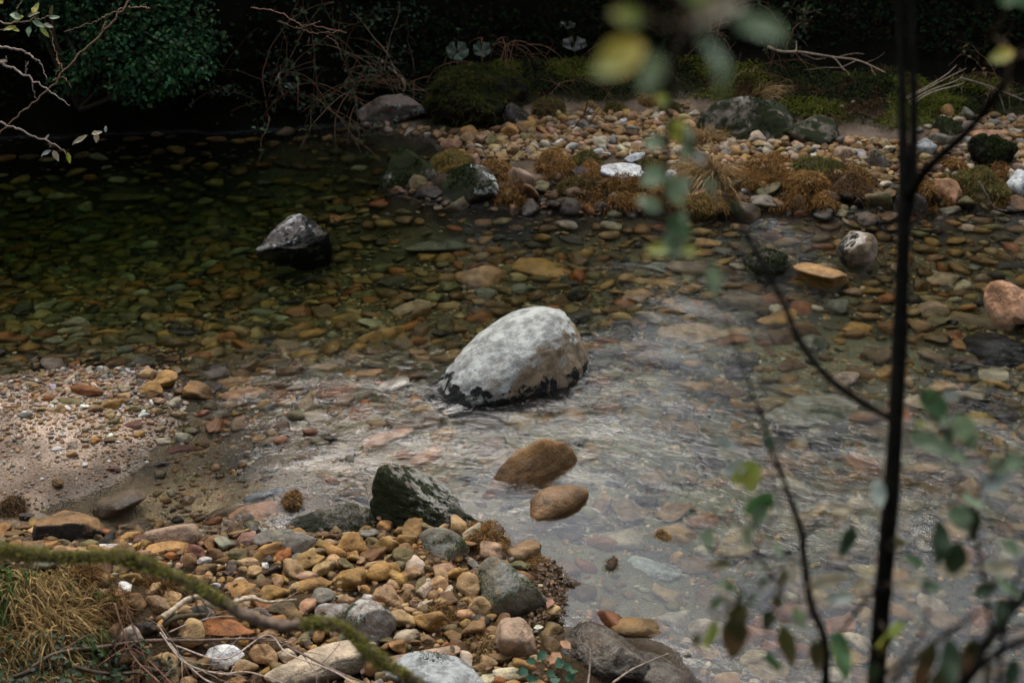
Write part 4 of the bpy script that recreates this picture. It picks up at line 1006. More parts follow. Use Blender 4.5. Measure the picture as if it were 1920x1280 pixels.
TUS = [(1040, 302, 70, 48, DRYC, 'rusty orange tuft below two white pebbles on the gravel bar'),
       (930, 320, 56, 40, DRYC, 'rusty orange tuft behind the black white-streaked boulder'),
       (846, 303, 72, 44, ((.26, .19, .05), (.20, .17, .05), (.30, .17, .05)), 'yellow-green tuft beside the pinkish mossy dome'),
       (1100, 296, 54, 28, OLIVEC, 'olive moss hummock beside the rusty orange tuft'),
       (1108, 318, 40, 34, DRYC, 'small orange tuft between the hummock and the lichened boulder'),
       (1090, 352, 90, 44, BROWNC + OLIVEC, 'dark brown root tangle at the water line of the bar'),
       (1168, 358, 80, 36, OLIVEC, 'mossy hummock directly below the flat white-lichened boulder'),
       (1196, 384, 92, 42, DRYC, 'rust orange tuft overhanging the dark water'),
       (1250, 366, 70, 44, DRYC, 'rust orange tuft under the long dry grass'),
       (1222, 312, 46, 26, OLIVEC, 'green tuft at the end of the flat white-lichened boulder'),
       (1330, 388, 116, 48, OLIVEC + DRYC, 'wide olive and orange hummock at the bar edge'),
       (1404, 336, 84, 44, DRYC, 'orange tuft uphill of the big orange hummock'),
       (1500, 352, 112, 62, DRYC, 'big shaggy orange hummock spilling to the water'),
       (1538, 380, 66, 44, DRYC, 'shaggy orange hummock lower edge hanging in the water'),
       (1535, 318, 96, 48, ((.12, .12, .03), (.20, .15, .05), (.08, .09, .02)), 'yellow-green hummock behind the big shaggy orange one'),
       (1600, 352, 96, 56, BROWNC, 'dark brown root hummock beside the thin dark stems'),
       (1450, 300, 70, 26, DRYC, 'low orange tuft on the gravel'),
       (1728, 356, 54, 54, DRYC, 'orange brown tuft just past the dark stems'),
       (1783, 312, 76, 34, DRYC, 'deep orange tuft above the grassy hummock'),
       (1842, 350, 104, 76, ((.12, .12, .03), (.24, .15, .05), (.07, .075, .018)), 'tall grassy hummock over the steep pale pink rock'),
       (1790, 342, 60, 30, OLIVEC, 'olive grass shelf between orange tuft and grassy hummock'),
       (1215, 189, 34, 26, DRYC, 'orange dry tuft hanging from the mossy terrace'),
       (1260, 200, 40, 26, OLIVEC, 'olive tuft beside the orange one on the terrace edge'),
       (1102, 203, 26, 24, TANC, 'thin yellowish tuft on the lip of the mossy terrace'),
       (1155, 205, 36, 26, OLIVEC, 'mixed green and brown tuft on the terrace lip'),
       (1030, 205, 60, 46, BROWNC + OLIVEC, 'dark brown mossy hummock beside the huge black boulder')]
for i, (px, py, w, h, cs, lab) in enumerate(TUS):
    tussock(px, py, w, h, cs, lab, seed=i, n=int(1200 + w * h * .8), L=(.025, .06), W=.0065)


def long_grass(px, py, n, L, lab, cols, aim, seed=0, fan=.6, name='grass_tussock', droop=.55):
    G = ground(px, py); g = Acc()
    B = G + np.stack([rng.normal(size=n) * .05, rng.normal(size=n) * .05, np.zeros(n)], 1); B[:, 2] = H(B[:, 0], B[:, 1]) - .01
    D = np.array(aim, float) + rng.normal(size=(n, 3)) * fan * np.array([1, .7, .45])
    cc = np.array(cols); blades(g, B, D, rng.uniform(L * .55, L, n), .010, cc[rng.integers(0, len(cc), n)] * rng.uniform(.7, 1.3, (n, 1)), droop, seg=5)
    tag(g.build(name, BLADE, None, G), lab, 'grass tussock')


long_grass(1335, 335, 800, .62, 'long straw-coloured grass tuft splaying over the gravel bar', TANC, (-.5, -.5, .8), fan=.55)
long_grass(1322, 270, 420, .40, 'pale dry grass tuft blurred behind hanging leaves', TANC, (-.1, -.3, .9), fan=.45)
long_grass(1428, 176, 420, .40, 'flattened blond grass tuft on the mossy bank', TANC, (.9, -.3, .35), fan=.4)
long_grass(1216, 186, 160, .20, 'drooping orange grass tuft fringing the sand', DRYC[:3], (.4, -.7, .3), fan=.4)
long_grass(1184, 232, 120, .16, 'little straw tuft lying on the gravel', TANC, (.6, -.6, .25), fan=.35)

# near shore: root mats and leaf litter
tussock(908, 1008, 78, 56, DRYC + BROWNC, 'rust coloured mat of roots against the round olive boulder', 'root_mat', ratio=.42, n=1500, L=(.05, .12), seed=61, droop=.9, W=.004, cat='root mat', phrase='the rusty root mat')
tussock(1008, 1056, 44, 34, DRYC + BROWNC, 'small rusty root mat behind the large grey-green boulder', 'root_mat', ratio=.42, n=800, L=(.03, .07), seed=62, W=.0035, cat='root mat')
tussock(549, 936, 34, 34, DRYC + BROWNC, 'orange brown weed clump standing in the shallows', 'weed_clump', ratio=.38, spread=1.1, n=700, L=(.02, .055), seed=63, W=.004, cat='weed clump', mode='water')
tussock(830, 1150, 70, 44, BROWNC + DRYC, 'dark root mat with one orange splinter among cobbles', 'root_mat', ratio=.42, n=1000, L=(.03, .08), seed=64, droop=.9, W=.0035, cat='root mat')
tussock(905, 1215, 56, 50, TANC + BROWNC, 'straw and root tangle beside the pinkish cracked boulder', 'root_mat', ratio=.42, n=900, L=(.03, .08), seed=65, droop=.9, W=.0035, cat='root mat')
tussock(20, 950, 56, 40, BROWNC, 'dark brown dead tuft on the sand edge', 'root_mat', ratio=.42, n=900, L=(.03, .07), seed=66, W=.0035, cat='root mat')
tussock(1243, 1002, 26, 20, DRYC, 'small orange weed clump breaking the water surface', 'weed_clump', ratio=.38, spread=1.1, n=420, L=(.012, .035), seed=67, W=.003, mode='water', cat='weed clump')
tussock(1147, 1056, 22, 26, BROWNC, 'dark twiggy weed clump snagged on the water surface', 'weed_clump', ratio=.38, spread=1.1, n=160, L=(.02, .05), seed=68, W=.003, mode='water', cat='weed clump')
tussock(628, 409, 16, 12, DRYC, 'tiny orange weed clump beside the dark pool boulder', 'weed_clump', ratio=.38, spread=1.1, n=200, L=(.02, .04), seed=69, W=.005, mode='water', cat='weed clump')
for i, (px, py, w, h, lab) in enumerate(((300, 1098, 70, 40, 'dry brown root tangle behind the curly driftwood'), (215, 1140, 60, 64, 'reddish brown dead fern tangle at the grass edge'), (160, 1080, 40, 34, 'dark dead grass tangle under the mossy branch'))):
    tussock(px, py, w, h, BROWNC + DRYC[:1], lab, 'root_mat', ratio=.42, n=1100, L=(.05, .13), seed=80 + i, droop=.8, W=.0035, cat='root mat')

DARKLEAF = vcol_mat('shaded_forest_leaves', .8, 0, 0, .5, 20)  # matte forest leaves, deep shade put into their near-black colours
SHADEBARK = vcol_mat('shaded_bark', .9, 0, 0, .4, 30)
LEAFM = vcol_mat('fallen_and_small_leaves', .6, .3, .25, .3, 40)


def zone_pts(poly, n, seed):
    g = np.random.default_rng(seed); W = np.array([ground(*p)[:2] for p in poly]); lo, hi = W.min(0), W.max(0)
    P = lo + (hi - lo) * g.random((n * 4, 2)); P = P[in_poly([tuple(w) for w in W], P[:, 0], P[:, 1])][:n]
    return np.stack([P[:, 0], P[:, 1], H(P[:, 0], P[:, 1])], 1)


# dark wet leaf litter packed between boulder and water
P = zone_pts([(985, 1140), (1030, 1060), (1072, 1110), (1050, 1170), (1000, 1185)], 900, 7)
P[:, 2] += rng.uniform(0, .05, len(P)); g = Acc()
leafs(g, P, rng.normal(size=(len(P), 3)) * np.array([1, 1, .35]), np.array([0, 0, 1.0]) + rng.normal(size=(len(P), 3)) * .5, rng.uniform(.015, .035, len(P)), rng.uniform(.010, .02, len(P)), np.array(BROWNC)[rng.integers(0, 3, len(P))] * rng.uniform(.5, 1.2, (len(P), 1)))
lit = g.build('leaf_litter', LEAFM); tag(lit, 'dark wet leaf litter heaped at the water edge beside the grey-green boulder', 'leaf litter', kind='stuff')


def fallen_leaf(px, py, L, colr, lab):
    G = ground(px, py, .02); a = Acc(); q = rng.random() * 6.28
    leafs(a, G[None] + [0, 0, .045], np.array([[math.cos(q), math.sin(q), .1]]), np.array([[0, -.4, 1.0]]), L, L * .55, np.array(colr)); o = a.build('fallen_leaf', LEAFM, None, G)
    tag(o, lab, 'leaf')


fallen_leaf(1035, 1137, .07, (.30, .14, .09), 'pinkish brown fallen leaf on the wet leaf litter')
fallen_leaf(1095, 1200, .06, (.34, .16, .07), 'orange fallen oak leaf in front of the bedrock hump')
fallen_leaf(1000, 1192, .045, (.62, .58, .42), 'pale narrow fallen leaf lying on the pinkish cracked boulder')
fallen_leaf(1050, 1238, .09, (.28, .15, .07), 'large brown fallen leaf below the bedrock hump')
fallen_leaf(1070, 1232, .07, (.36, .19, .09), 'tan fallen leaf beside the larger brown leaf')

# grass bank, bottom corner
P = zone_pts([(-60, 1075), (60, 1070), (130, 1075), (200, 1140), (170, 1290), (-60, 1330)], 3600, 8); n_ = len(P)
den = noise2(P[:, 0], P[:, 1], 4.2, 3, 2)
C = np.where((den > -.08)[:, None], np.array([.055, .10, .024]), np.array([.40, .27, .11])) * rng.uniform(.55, 1.3, (n_, 1))
C = np.where(rng.random((n_, 1)) < .25, np.array([.30, .20, .085]), C)
g = Acc(); blades(g, P, np.array([.35, -.25, .6]) + rng.normal(size=(n_, 3)) * .40 + np.stack([noise2(P[:, 0], P[:, 1], 5, 71), noise2(P[:, 0], P[:, 1], 5, 72), 0 * P[:, 0]], 1) * 1.1, rng.uniform(.08, .25, n_), .0058, C, .85, seg=5)
o = g.build('grass', BLADE); tag(o, 'matted green and straw coloured grass on the near bank', 'grass', kind='stuff')
P = zone_pts([(-60, 1225), (120, 1215), (260, 1215), (400, 1250), (330, 1300), (-60, 1330)], 380, 9); P[:, 2] += rng.uniform(.01, .09, len(P)); g = Acc()
leafs(g, P, rng.normal(size=(len(P), 3)) * np.array([1, 1, .3]), np.array([0, -.3, 1.0]) + rng.normal(size=(len(P), 3)) * .45, rng.uniform(.018, .036, len(P)), rng.uniform(.014, .028, len(P)), np.array(((.014, .034, .010), (.028, .05, .012), (.010, .022, .008)))[rng.integers(0, 3, len(P))])
o = g.build('ground_ivy', LEAFM); tag(o, 'dark small-leaved ivy creeping through the grass under the twigs', 'ground cover', kind='stuff')

# debris between the near cobbles
P = zone_pts(SHORE, 260, 31); P[:, 2] += rng.uniform(.01, .05, len(P)); g = Acc()
leafs(g, P, rng.normal(size=(len(P), 3)) * [1, 1, .3], np.array([0, -.2, 1.0]) + rng.normal(size=(len(P), 3)) * .5, rng.uniform(.018, .045, len(P)), rng.uniform(.010, .024, len(P)), np.array(((.16, .08, .04), (.10, .055, .03), (.24, .14, .07), (.05, .03, .02)))[rng.integers(0, 4, len(P))])
P2 = zone_pts(SHORE, 2600, 32); dn = noise2(P2[:, 0], P2[:, 1], 3.5, 33, 2); P2 = P2[dn > .12]; P2[:, 2] += rng.uniform(.0, .05, len(P2))
blades(g, P2, rng.normal(size=(len(P2), 3)) * [1, 1, .25], rng.uniform(.04, .13, len(P2)), .0026, np.array(((.10, .055, .025), (.20, .12, .06), (.05, .03, .018)))[rng.integers(0, 3, len(P2))], .3, seg=4)
o = g.build('leaf_litter', LEAFM); tag(o, 'dead leaf scraps and root fibres caught between the near cobbles', 'leaf litter', kind='stuff')

# mossy terrace of the far bank
TER = [(820, 190), (860, 128), (1000, 108), (1250, 100), (1450, 120), (1620, 130), (2150, 175), (2150, 215), (1830, 215), (1700, 246), (1560, 232), (1480, 212), (1310, 184), (1200, 185), (1040, 190), (950, 200)]
P = zone_pts(TER, 48000, 10); n_ = len(P); den = noise2(P[:, 0], P[:, 1], 1.6, 14, 3); d2 = noise2(P[:, 0], P[:, 1], 5, 15, 2)
C = np.where((den > .08)[:, None], np.array([.14, .155, .020]), np.array([.045, .062, .013]))
C = np.where((d2 > .30)[:, None], np.array([.11, .065, .022]), C) * rng.uniform(.5, 1.35, (n_, 1))
g = Acc(); blades(g, P - [0, 0, .01], np.array([0, -.2, .7]) + rng.normal(size=(n_, 3)) * .6, rng.uniform(.03, .09, n_) * (1 + .6 * (den > .1)), .010, C, .6, seg=2)
o = g.build('moss_carpet', BLADE); tag(o, 'green moss and low grass carpeting the far bank terrace', 'moss', kind='stuff')
P = zone_pts([(-300, 250), (560, 225), (640, 215), (820, 150), (900, 90), (1500, 90), (2200, 150), (2200, 60), (1200, 0), (-300, 60)], 9000, 12); n_ = len(P); P[:, 2] += rng.uniform(0, .18, n_); g = Acc()
leafs(g, P, rng.normal(size=(n_, 3)) + [0, -.5, 0], np.array([0, -.5, .8]) + rng.normal(size=(n_, 3)) * .5, rng.uniform(.03, .075, n_), rng.uniform(.02, .05, n_), np.array(((.006, .013, .006), (.010, .018, .007), (.018, .012, .006), (.006, .009, .006)))[rng.integers(0, 4, n_)])  # near-black leaf colours hold the deep shade of the bank
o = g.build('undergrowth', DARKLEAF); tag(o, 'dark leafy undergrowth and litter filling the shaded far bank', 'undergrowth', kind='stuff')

# ------------------------------------------------------------------ twigs, brambles and branches
BARK = vcol_mat('bark_and_dry_stems', .8, .2, 0, .35, 60, .6)
DARKBARK = vcol_mat('dark_bark', .85, .04, 0, .4, 40, .8)


def wand(p0, d0, L, n, wob, grav, r=None):
    r = r or rng; P = [np.array(p0, float)]; d = np.array(d0, float); d /= np.linalg.norm(d)
    for k in range(n):
        d = d + r.normal(size=3) * wob + np.array([0, 0, -grav]); d /= np.linalg.norm(d); P.append(P[-1] + d * L / n)
    return np.array(P)


def bramble(px, py, n, L, lab, colr, rad=.006, aim=(0, -.3, 1), fan=.5, grav=.12, leafn=0, leafc=((.02, .045, .015),), name='bramble_bush', cat='bramble', lift=0, leafL=(.03, .06)):
    G = ground(px, py) + [0, 0, lift]; g = Acc(); lf = Acc(); LP = []
    for k in range(n):
        d = np.array(aim, float) + rng.normal(size=3) * fan
        P = wand(G + rng.normal(size=3) * [.12, .08, .01], d, L * rng.uniform(.5, 1.1), 14, .10, grav)
        q = spline(P, 26); c_ = np.array(colr) * rng.uniform(.6, 1.3); tube(g, q, np.linspace(rad, rad * .3, 26) * rng.uniform(.6, 1.2), 5, c_)
        for j in range(rng.integers(1, 4)):
            i = rng.integers(6, 22); P2 = wand(q[i], (q[i + 1] - q[i]) + rng.normal(size=3) * .06, L * rng.uniform(.15, .4), 7, .14, grav * .6)
            tube(g, spline(P2, 12), np.linspace(rad * .45, rad * .15, 12), 4, c_); LP.append(P2)
        LP.append(q)
    o = obj(name, None, None, None, G); tag(o, lab, cat)
    g.build('stems', BARK, o, G)
    if leafn:
        A = np.concatenate(LP); B = A[rng.integers(0, len(A), leafn)] + rng.normal(size=(leafn, 3)) * .02; lc = np.array(leafc)
        leafs(lf, B, rng.normal(size=(leafn, 3)) + [0, -.3, -.3], np.array([0, -.6, .8]) + rng.normal(size=(leafn, 3)) * .5, rng.uniform(*leafL, leafn), rng.uniform(*leafL, leafn) * .6, lc[rng.integers(0, len(lc), leafn)] * rng.uniform(.6, 1.3, (leafn, 1)))
        lf.build('leaves', LEAFM, o, G)
    return o


ST = (.15, .075, .04); ST2 = (.22, .15, .09); GRN = ((.018, .045, .014), (.03, .065, .02), (.012, .03, .01))
bramble(500, 215, 9, 1.3, 'leafy bramble at the end of the ivy shrub', ST, leafn=260, leafc=GRN)
bramble(575, 200, 12, 1.3, 'dense tangle of reddish bramble stems over the black bank', ST, leafn=200, leafc=GRN)
bramble(660, 185, 12, 1.2, 'arching brown bramble above the broken tan rock', ST, leafn=160, leafc=GRN)
bramble(740, 170, 12, 1.1, 'bramble with pale hanging stems above the flat sandy ledge', ST2, leafn=120, leafc=GRN)
bramble(800, 150, 9, .9, 'bare twiggy bramble leaning on the huge black boulder', ST, leafn=60, leafc=GRN)
bramble(950, 130, 12, .6, 'low dead bramble sprawling over the huge black boulder', (.18, .085, .045), aim=(.5, -.5, .5), rad=.005, lift=.25)
bramble(1020, 150, 10, .6, 'dead stem tangle between black boulder and moss terrace', (.16, .085, .045), aim=(.6, -.4, .4), rad=.005)
bramble(1180, 130, 10, .7, 'low brown bramble on the bright moss', (.12, .07, .035), aim=(.4, -.3, .5), rad=.0045)
bramble(1420, 135, 10, .8, 'brown dead bramble at the back of the terrace', (.12, .065, .035), aim=(.5, -.2, .6), rad=.0045)
bramble(1590, 205, 9, .5, 'dry bramble and leaves hanging over the sandy bank', (.14, .075, .04), aim=(.3, -.6, .3), rad=.0045, leafn=40, leafc=((.12, .07, .03),))
bramble(1860, 160, 10, .8, 'thin bare bramble above the olive boulders', ST, aim=(-.3, -.3, .7), rad=.0045, leafn=30, leafc=((.14, .09, .03),))
bramble(1500, 92, 8, 1.0, 'shaded ivy-hung bramble deep in the bank', ST, leafn=150, leafc=GRN)
bramble(1330, 95, 8, .9, 'shaded twiggy bramble behind the blurred leaves', ST, leafn=60, leafc=GRN)
bramble(1075, 240, 3, .55, 'few brown saplings rising from the gravel', (.09, .05, .03), aim=(.5, 0, .8), fan=.12, grav=0, rad=.010, name='seedling', cat='seedling')


def stick(name, lab, cat, pts, colr, mat=None, sides=6, bumpy=.06, n=None, twigs=0, tl=.1):
    """pts: (px,py,lift above ground or None, radius)"""
    P = []; rr = []
    for (px, py, z, r_) in pts:
        G = ground(px, py, z); P.append(G); rr.append(r_)
    n = n or len(P) * 8; q = spline(np.array(P), n); r2 = spline(np.array(rr)[:, None], n)[:, 0]
    g = Acc(); tube(g, q, np.maximum(r2, .0008), sides, colr, bumpy)
    for k in range(twigs):
        i = rng.integers(4, n - 3); P2 = wand(q[i], (q[i + 1] - q[i]) / np.linalg.norm(q[i + 1] - q[i]) + rng.normal(size=3) * .6, tl * rng.uniform(.4, 1.2), 6, .15, .02)
        tube(g, spline(P2, 10), np.linspace(r2[i] * .5, r2[i] * .2, 10), 4, colr)
    o = g.build(name, mat or BARK, None, q[0]); tag(o, lab, cat); return o


stick('driftwood', 'curly pale driftwood stick, green at one end, on the near cobbles', 'driftwood', [(305, 1158, .05, .016), (322, 1145, .06, .013), (350, 1124, .07, .012), (378, 1120, .08, .012), (392, 1133, .07, .013), (415, 1139, .06, .011), (435, 1130, .07, .010), (470, 1121, .08, .009), (500, 1128, .08, .008), (530, 1126, .08, .006), (556, 1123, .07, .004)], (.40, .32, .22))
stick('driftwood', 'short dark forked driftwood under the curly pale stick', 'driftwood', [(306, 1172, .03, .014), (330, 1158, .05, .012), (360, 1154, .05, .012), (386, 1152, .05, .009)], (.07, .055, .03), twigs=2, tl=.08)
stick('twig', 'long grey twig running along the near bank to the tan boulder', 'twig', [(60, 1250, .08, .006), (110, 1222, .08, .007), (190, 1212, .07, .007), (280, 1200, .08, .006), (370, 1200, .10, .006), (500, 1198, .14, .005), (560, 1222, .16, .005), (640, 1262, .2, .004), (700, 1285, .2, .003)], (.17, .12, .09), twigs=9, tl=.25)
stick('twig', 'thin pale twig above the long grey twig', 'twig', [(316, 1185, .05, .003), (360, 1167, .06, .003), (420, 1155, .08, .003), (490, 1163, .10, .0025), (580, 1185, .12, .002)], (.36, .26, .2), twigs=4, tl=.15)
stick('twig', 'bleached arching twig over the chalk white boulder', 'twig', [(296, 1170, .06, .003), (330, 1220, .10, .003), (380, 1270, .10, .003), (440, 1300, .08, .002)], (.42, .33, .27), twigs=7, tl=.22)
stick('twig', 'bleached twig crossing the pale tan boulder', 'twig', [(330, 1210, .12, .003), (420, 1235, .22, .0035), (500, 1190, .2, .003), (540, 1225, .22, .003), (620, 1255, .25, .003), (680, 1290, .22, .002)], (.44, .34, .28), twigs=6, tl=.15)
stick('twig', 'reddish twig lying in the ground ivy', 'twig', [(180, 1250, .07, .004), (240, 1215, .08, .004), (280, 1240, .08, .004), (330, 1290, .08, .003)], (.17, .075, .05), twigs=9, tl=.2)
stick('twig', 'thin twig tangle below the dead fern', 'twig', [(215, 1130, .1, .003), (230, 1180, .1, .003), (250, 1230, .1, .003), (300, 1280, .1, .003)], (.20, .11, .07), twigs=12, tl=.22)
stick('twig', 'thin twig lying over the cobbles beside the curly driftwood', 'twig', [(470, 1150, .1, .002), (520, 1130, .1, .002), (560, 1108, .1, .0015)], (.22, .16, .10), twigs=1)
stick('twig', 'dark rotten stick half buried under the ground ivy', 'twig', [(20, 1270, .05, .009), (110, 1245, .06, .009), (200, 1262, .06, .008), (330, 1255, .06, .005)], (.06, .045, .03), twigs=7, tl=.2)
stick('twig', 'bleached wiry twig looping beside the chalk white boulder', 'twig', [(300, 1185, .08, .003), (345, 1240, .14, .003), (410, 1262, .14, .0035), (470, 1260, .12, .003), (560, 1290, .1, .002)], (.42, .33, .26), twigs=9, tl=.22)
stick('twig', 'brown brittle twig leaning on the dead fern', 'twig', [(228, 1100, .16, .003), (240, 1150, .14, .003), (262, 1205, .12, .003), (276, 1260, .08, .003)], (.14, .075, .045), twigs=14, tl=.16)
stick('twig', 'slim bent twig in front of the bedrock hump', 'twig', [(1102, 1290, .1, .005), (1106, 1250, .16, .004), (1107, 1215, .22, .003)], (.32, .25, .2))
stick('twig', 'pale twig slanting across the bedrock toe', 'twig', [(1148, 1280, .1, .005), (1190, 1252, .14, .004), (1255, 1224, .2, .003)], (.30, .24, .18))
stick('fallen_branch', 'long pale fallen branch lying along the dark far bank', 'branch', [(1440, 88, .12, .012), (1465, 97, .12, .012), (1500, 98, .12, .012), (1560, 107, .12, .010), (1610, 114, .12, .008), (1660, 136, .10, .005)], (.34, .25, .17), twigs=8, tl=.5)
for k, (dx, dy) in enumerate(((0, 0), (4, 6), (8, 10), (-2, -3))):
    stick('dry_reed', 'bleached dry reeds fanning up beside the dark stems', 'reed', [(1700 + dx, 186 + dy, .03, .006), (1740 + dx, 165 + dy * .8, .14, .005), (1780 + dx * 3, 144 + dy * 1.3, .26, .004), (1812 - k * 6, 128 + dy * 2, .34, .002)], (.42, .34, .25))['group'] = 'bleached reeds on the far bank'
stick('fallen_branch', 'thin pale fallen branch over the olive boulders', 'branch', [(1800, 146, .1, .008), (1850, 160, .1, .007), (1900, 180, .1, .006), (1960, 205, .1, .004)], (.26, .20, .15), twigs=6, tl=.3)
stick('exposed_root', 'curved pale root hanging over the flat sandy ledge', 'root', [(710, 110, .1, .014), (730, 128, .12, .013), (752, 146, .12, .013), (759, 160, .08, .012), (756, 172, .03, .010)], (.28, .19, .12), twigs=3)
stick('exposed_root', 'forked pale root against the black bank', 'root', [(532, 133, .1, .007), (522, 142, .1, .008), (526, 160, .08, .006), (533, 188, .04, .004)], (.36, .30, .24), twigs=2)
stick('twig', 'bare wet twig lying in the water below the grassy hummock', 'twig', [(1835, 340, .25, .006), (1850, 365, .18, .005), (1870, 392, .06, .004), (1925, 396, .02, .003)], (.16, .14, .12))


# big grey-green leaves standing on the dark bank
def big_leaf(px, py, w, h, lab, ang=90, seed=0, colr=(.11, .145, .10)):
    g = np.random.default_rng(seed); G = ground(px, py + h * .6); G2 = G + np.array([0, -.12, 0]); d = (G2 - CAM) @ FW; mpp = d * K
    th = np.linspace(R(-258), R(78), 30); r = (1 + .03 * np.sin(th * 9 + seed) + .025 * g.normal(size=30)); V = [[0, 0, 0]]
    for q in (.5, 1.0):
        V += [[math.cos(a_) * w / 2 * mpp * rr * q, -.03 * q + .02 * math.sin(a_ * 5 + seed) * q, (math.sin(a_) * .5 + .12) * h * mpp * rr * q] for a_, rr in zip(th, r)]
    V = np.array(V); F3 = [[0, 1 + k, 2 + k] for k in range(29)]; F4 = [[1 + k, 31 + k, 32 + k, 2 + k] for k in range(29)]
    o = obj('butterbur_leaf', None, None, None, G2 + [0, 0, h * mpp * .55]); o.rotation_euler = (R(-28), 0, R(10 * g.normal())); tag(o, lab, 'leaf')
    c_ = np.array(colr) * (1 - .25 * (np.arange(len(V)) % 3 == 0))[:, None]
    obj('blade', mesh_np('blade', V, [np.array(F3), np.array(F4)], c_), LEAFM, o)
    a = Acc(); tube(a, spline(np.array([[0, 0, 0], [0, .03, -h * mpp * .3], [.01, .08, -h * mpp * .75]]), 8), .008, 5, (.10, .12, .06)); a.build('stalk', BARK, o)


big_leaf(858, 92, 44, 36, 'broad grey-green butterbur leaf, larger of the pair above the black boulder', seed=1)
big_leaf(904, 88, 34, 30, 'smaller round butterbur leaf of the pair above the black boulder', seed=2)
big_leaf(1076, 78, 46, 26, 'pale folded butterbur leaf alone in the shade', seed=3, colr=(.17, .18, .15))
big_leaf(1063, 43, 30, 14, 'pale torn leaf pieces hanging deep in the shade', seed=4, colr=(.22, .23, .2))
big_leaf(552, 155, 26, 12, 'small pale leaf caught in the bramble tangle', seed=5, colr=(.25, .26, .22))


# ------------------------------------------------------------------ ivy shrub, trees of the far bank
def leaf_cloud(acc, centres, radii, n, L, cols, shell=.5, seed=0):
    g = np.random.default_rng(seed); k = g.integers(0, len(centres), n); D = g.normal(size=(n, 3)); D /= np.linalg.norm(D, axis=1)[:, None]
    r = (shell + (1 - shell) * g.random(n)) ** .7; P = np.array(centres)[k] + D * r[:, None] * np.array(radii)[k]
    cc = np.array(cols)
    leafs(acc, P, g.normal(size=(n, 3)) + [0, -.4, -.5], D + [0, -.5, .7] + g.normal(size=(n, 3)) * .4, g.uniform(*L, n), g.uniform(*L, n) * .62, cc[g.integers(0, len(cc), n)] * g.uniform(.55, 1.45, (n, 1)))


IVY = vcol_mat('glossy_ivy_leaves', .5, .14, .2, .45, 8)
base = on_z(150, 205, .3); d_iv = (base - CAM) @ FW
o = obj('ivy_shrub', None, None, None, base); tag(o, 'dense green ivy shrub hanging over the black pool', 'shrub')
cs = [at_depth(x, y, d_iv - .2 + dz) for x, y, dz in ((150, 15, 0), (200, 70, -.2), (250, 35, -.1), (300, 90, -.2), (335, 60, .1), (270, 130, -.3), (330, 125, -.1), (215, 110, -.2), (180, -30, 0), (320, 0, .1), (160, 120, 0), (262, 155, -.2), (120, 60, .1), (350, 100, .1), (262, 165, -.25), (352, 128, -.1), (355, 30, .1), (60, 20, .1), (100, -20, 0), (240, -30, 0), (372, 75, .1), (300, 150, -.2), (140, 150, -.1))]
g = Acc(); leaf_cloud(g, cs, [(.27, .22, .16)] * len(cs), 4800, (.03, .062), ((.009, .050, .016), (.019, .078, .022), (.005, .028, .010), (.04, .072, .02)), .25, 3); g.build('foliage', IVY, o, base)
g = Acc()
for c_ in cs: tube(g, spline(np.array([base, (base + c_) / 2 + rng.normal(size=3) * .1, c_]), 10), np.linspace(.03, .008, 10), 5, (.04, .03, .02))
g.build('stem', DARKBARK, o, base)
base = on_z(600, 40, .6); o = obj('ivy_shrub', None, None, None, base); tag(o, 'sparse dim ivy shrub above the bramble tangle', 'shrub'); d_iv = (base - CAM) @ FW
cs = [at_depth(x, y, 13.2) for x, y in ((520, 10), (580, 25), (640, 15), (700, 30), (560, 60), (620, 140), (770, 20))]
g = Acc(); leaf_cloud(g, cs, [(.22, .2, .17)] * len(cs), 420, (.03, .06), ((.012, .032, .014), (.018, .045, .02)), .3, 4); g.build('foliage', IVY, o, base)
g = Acc()
for c_ in cs: tube(g, spline(np.array([base + [0, .3, -.2], (base + c_) / 2 + rng.normal(size=3) * .1, c_]), 10), np.linspace(.02, .006, 10), 5, (.04, .03, .02))
g.build('stem', DARKBARK, o, base)


def tree(x, y, hgt, lab, clumps, nleaf, L=(.12, .22), r0=.13, lean=(0, 0), cols=((.008, .014, .007), (.012, .02, .009), (.006, .010, .006)), seed=0):  # default leaf colours near black, forest shade put into them
    g = np.random.default_rng(900 + seed); z0 = float(H(x, y)) - .1; B = np.array([x, y, z0]); o = obj('riverside_tree', None, None, None, B); tag(o, lab, 'tree')
    a = Acc(); T = spline(np.array([B, B + [lean[0] * .3, lean[1] * .3, hgt * .35], B + [lean[0] * .7, lean[1] * .7, hgt * .7], B + [lean[0], lean[1], hgt]]), 22)
    tube(a, T, np.linspace(r0, r0 * .25, 22), 9, (.03, .024, .018), .05); cen = []
    for (dx, dy, z, rx, ry, rz) in clumps:
        c_ = B + [dx, dy, z]; cen.append(c_); i = int(np.clip(z / hgt * 14, 4, 18)); tube(a, spline(np.array([T[i], (T[i] + c_) / 2 + g.normal(size=3) * .15, c_]), 10), np.linspace(r0 * .4, r0 * .1, 10), 6, (.03, .024, .018))
    a.build('trunk', SHADEBARK, o, B); a = Acc(); leaf_cloud(a, cen, [c_[3:] for c_ in clumps], nleaf, L, cols, .25, seed); a.build('crown', DARKLEAF, o, B)


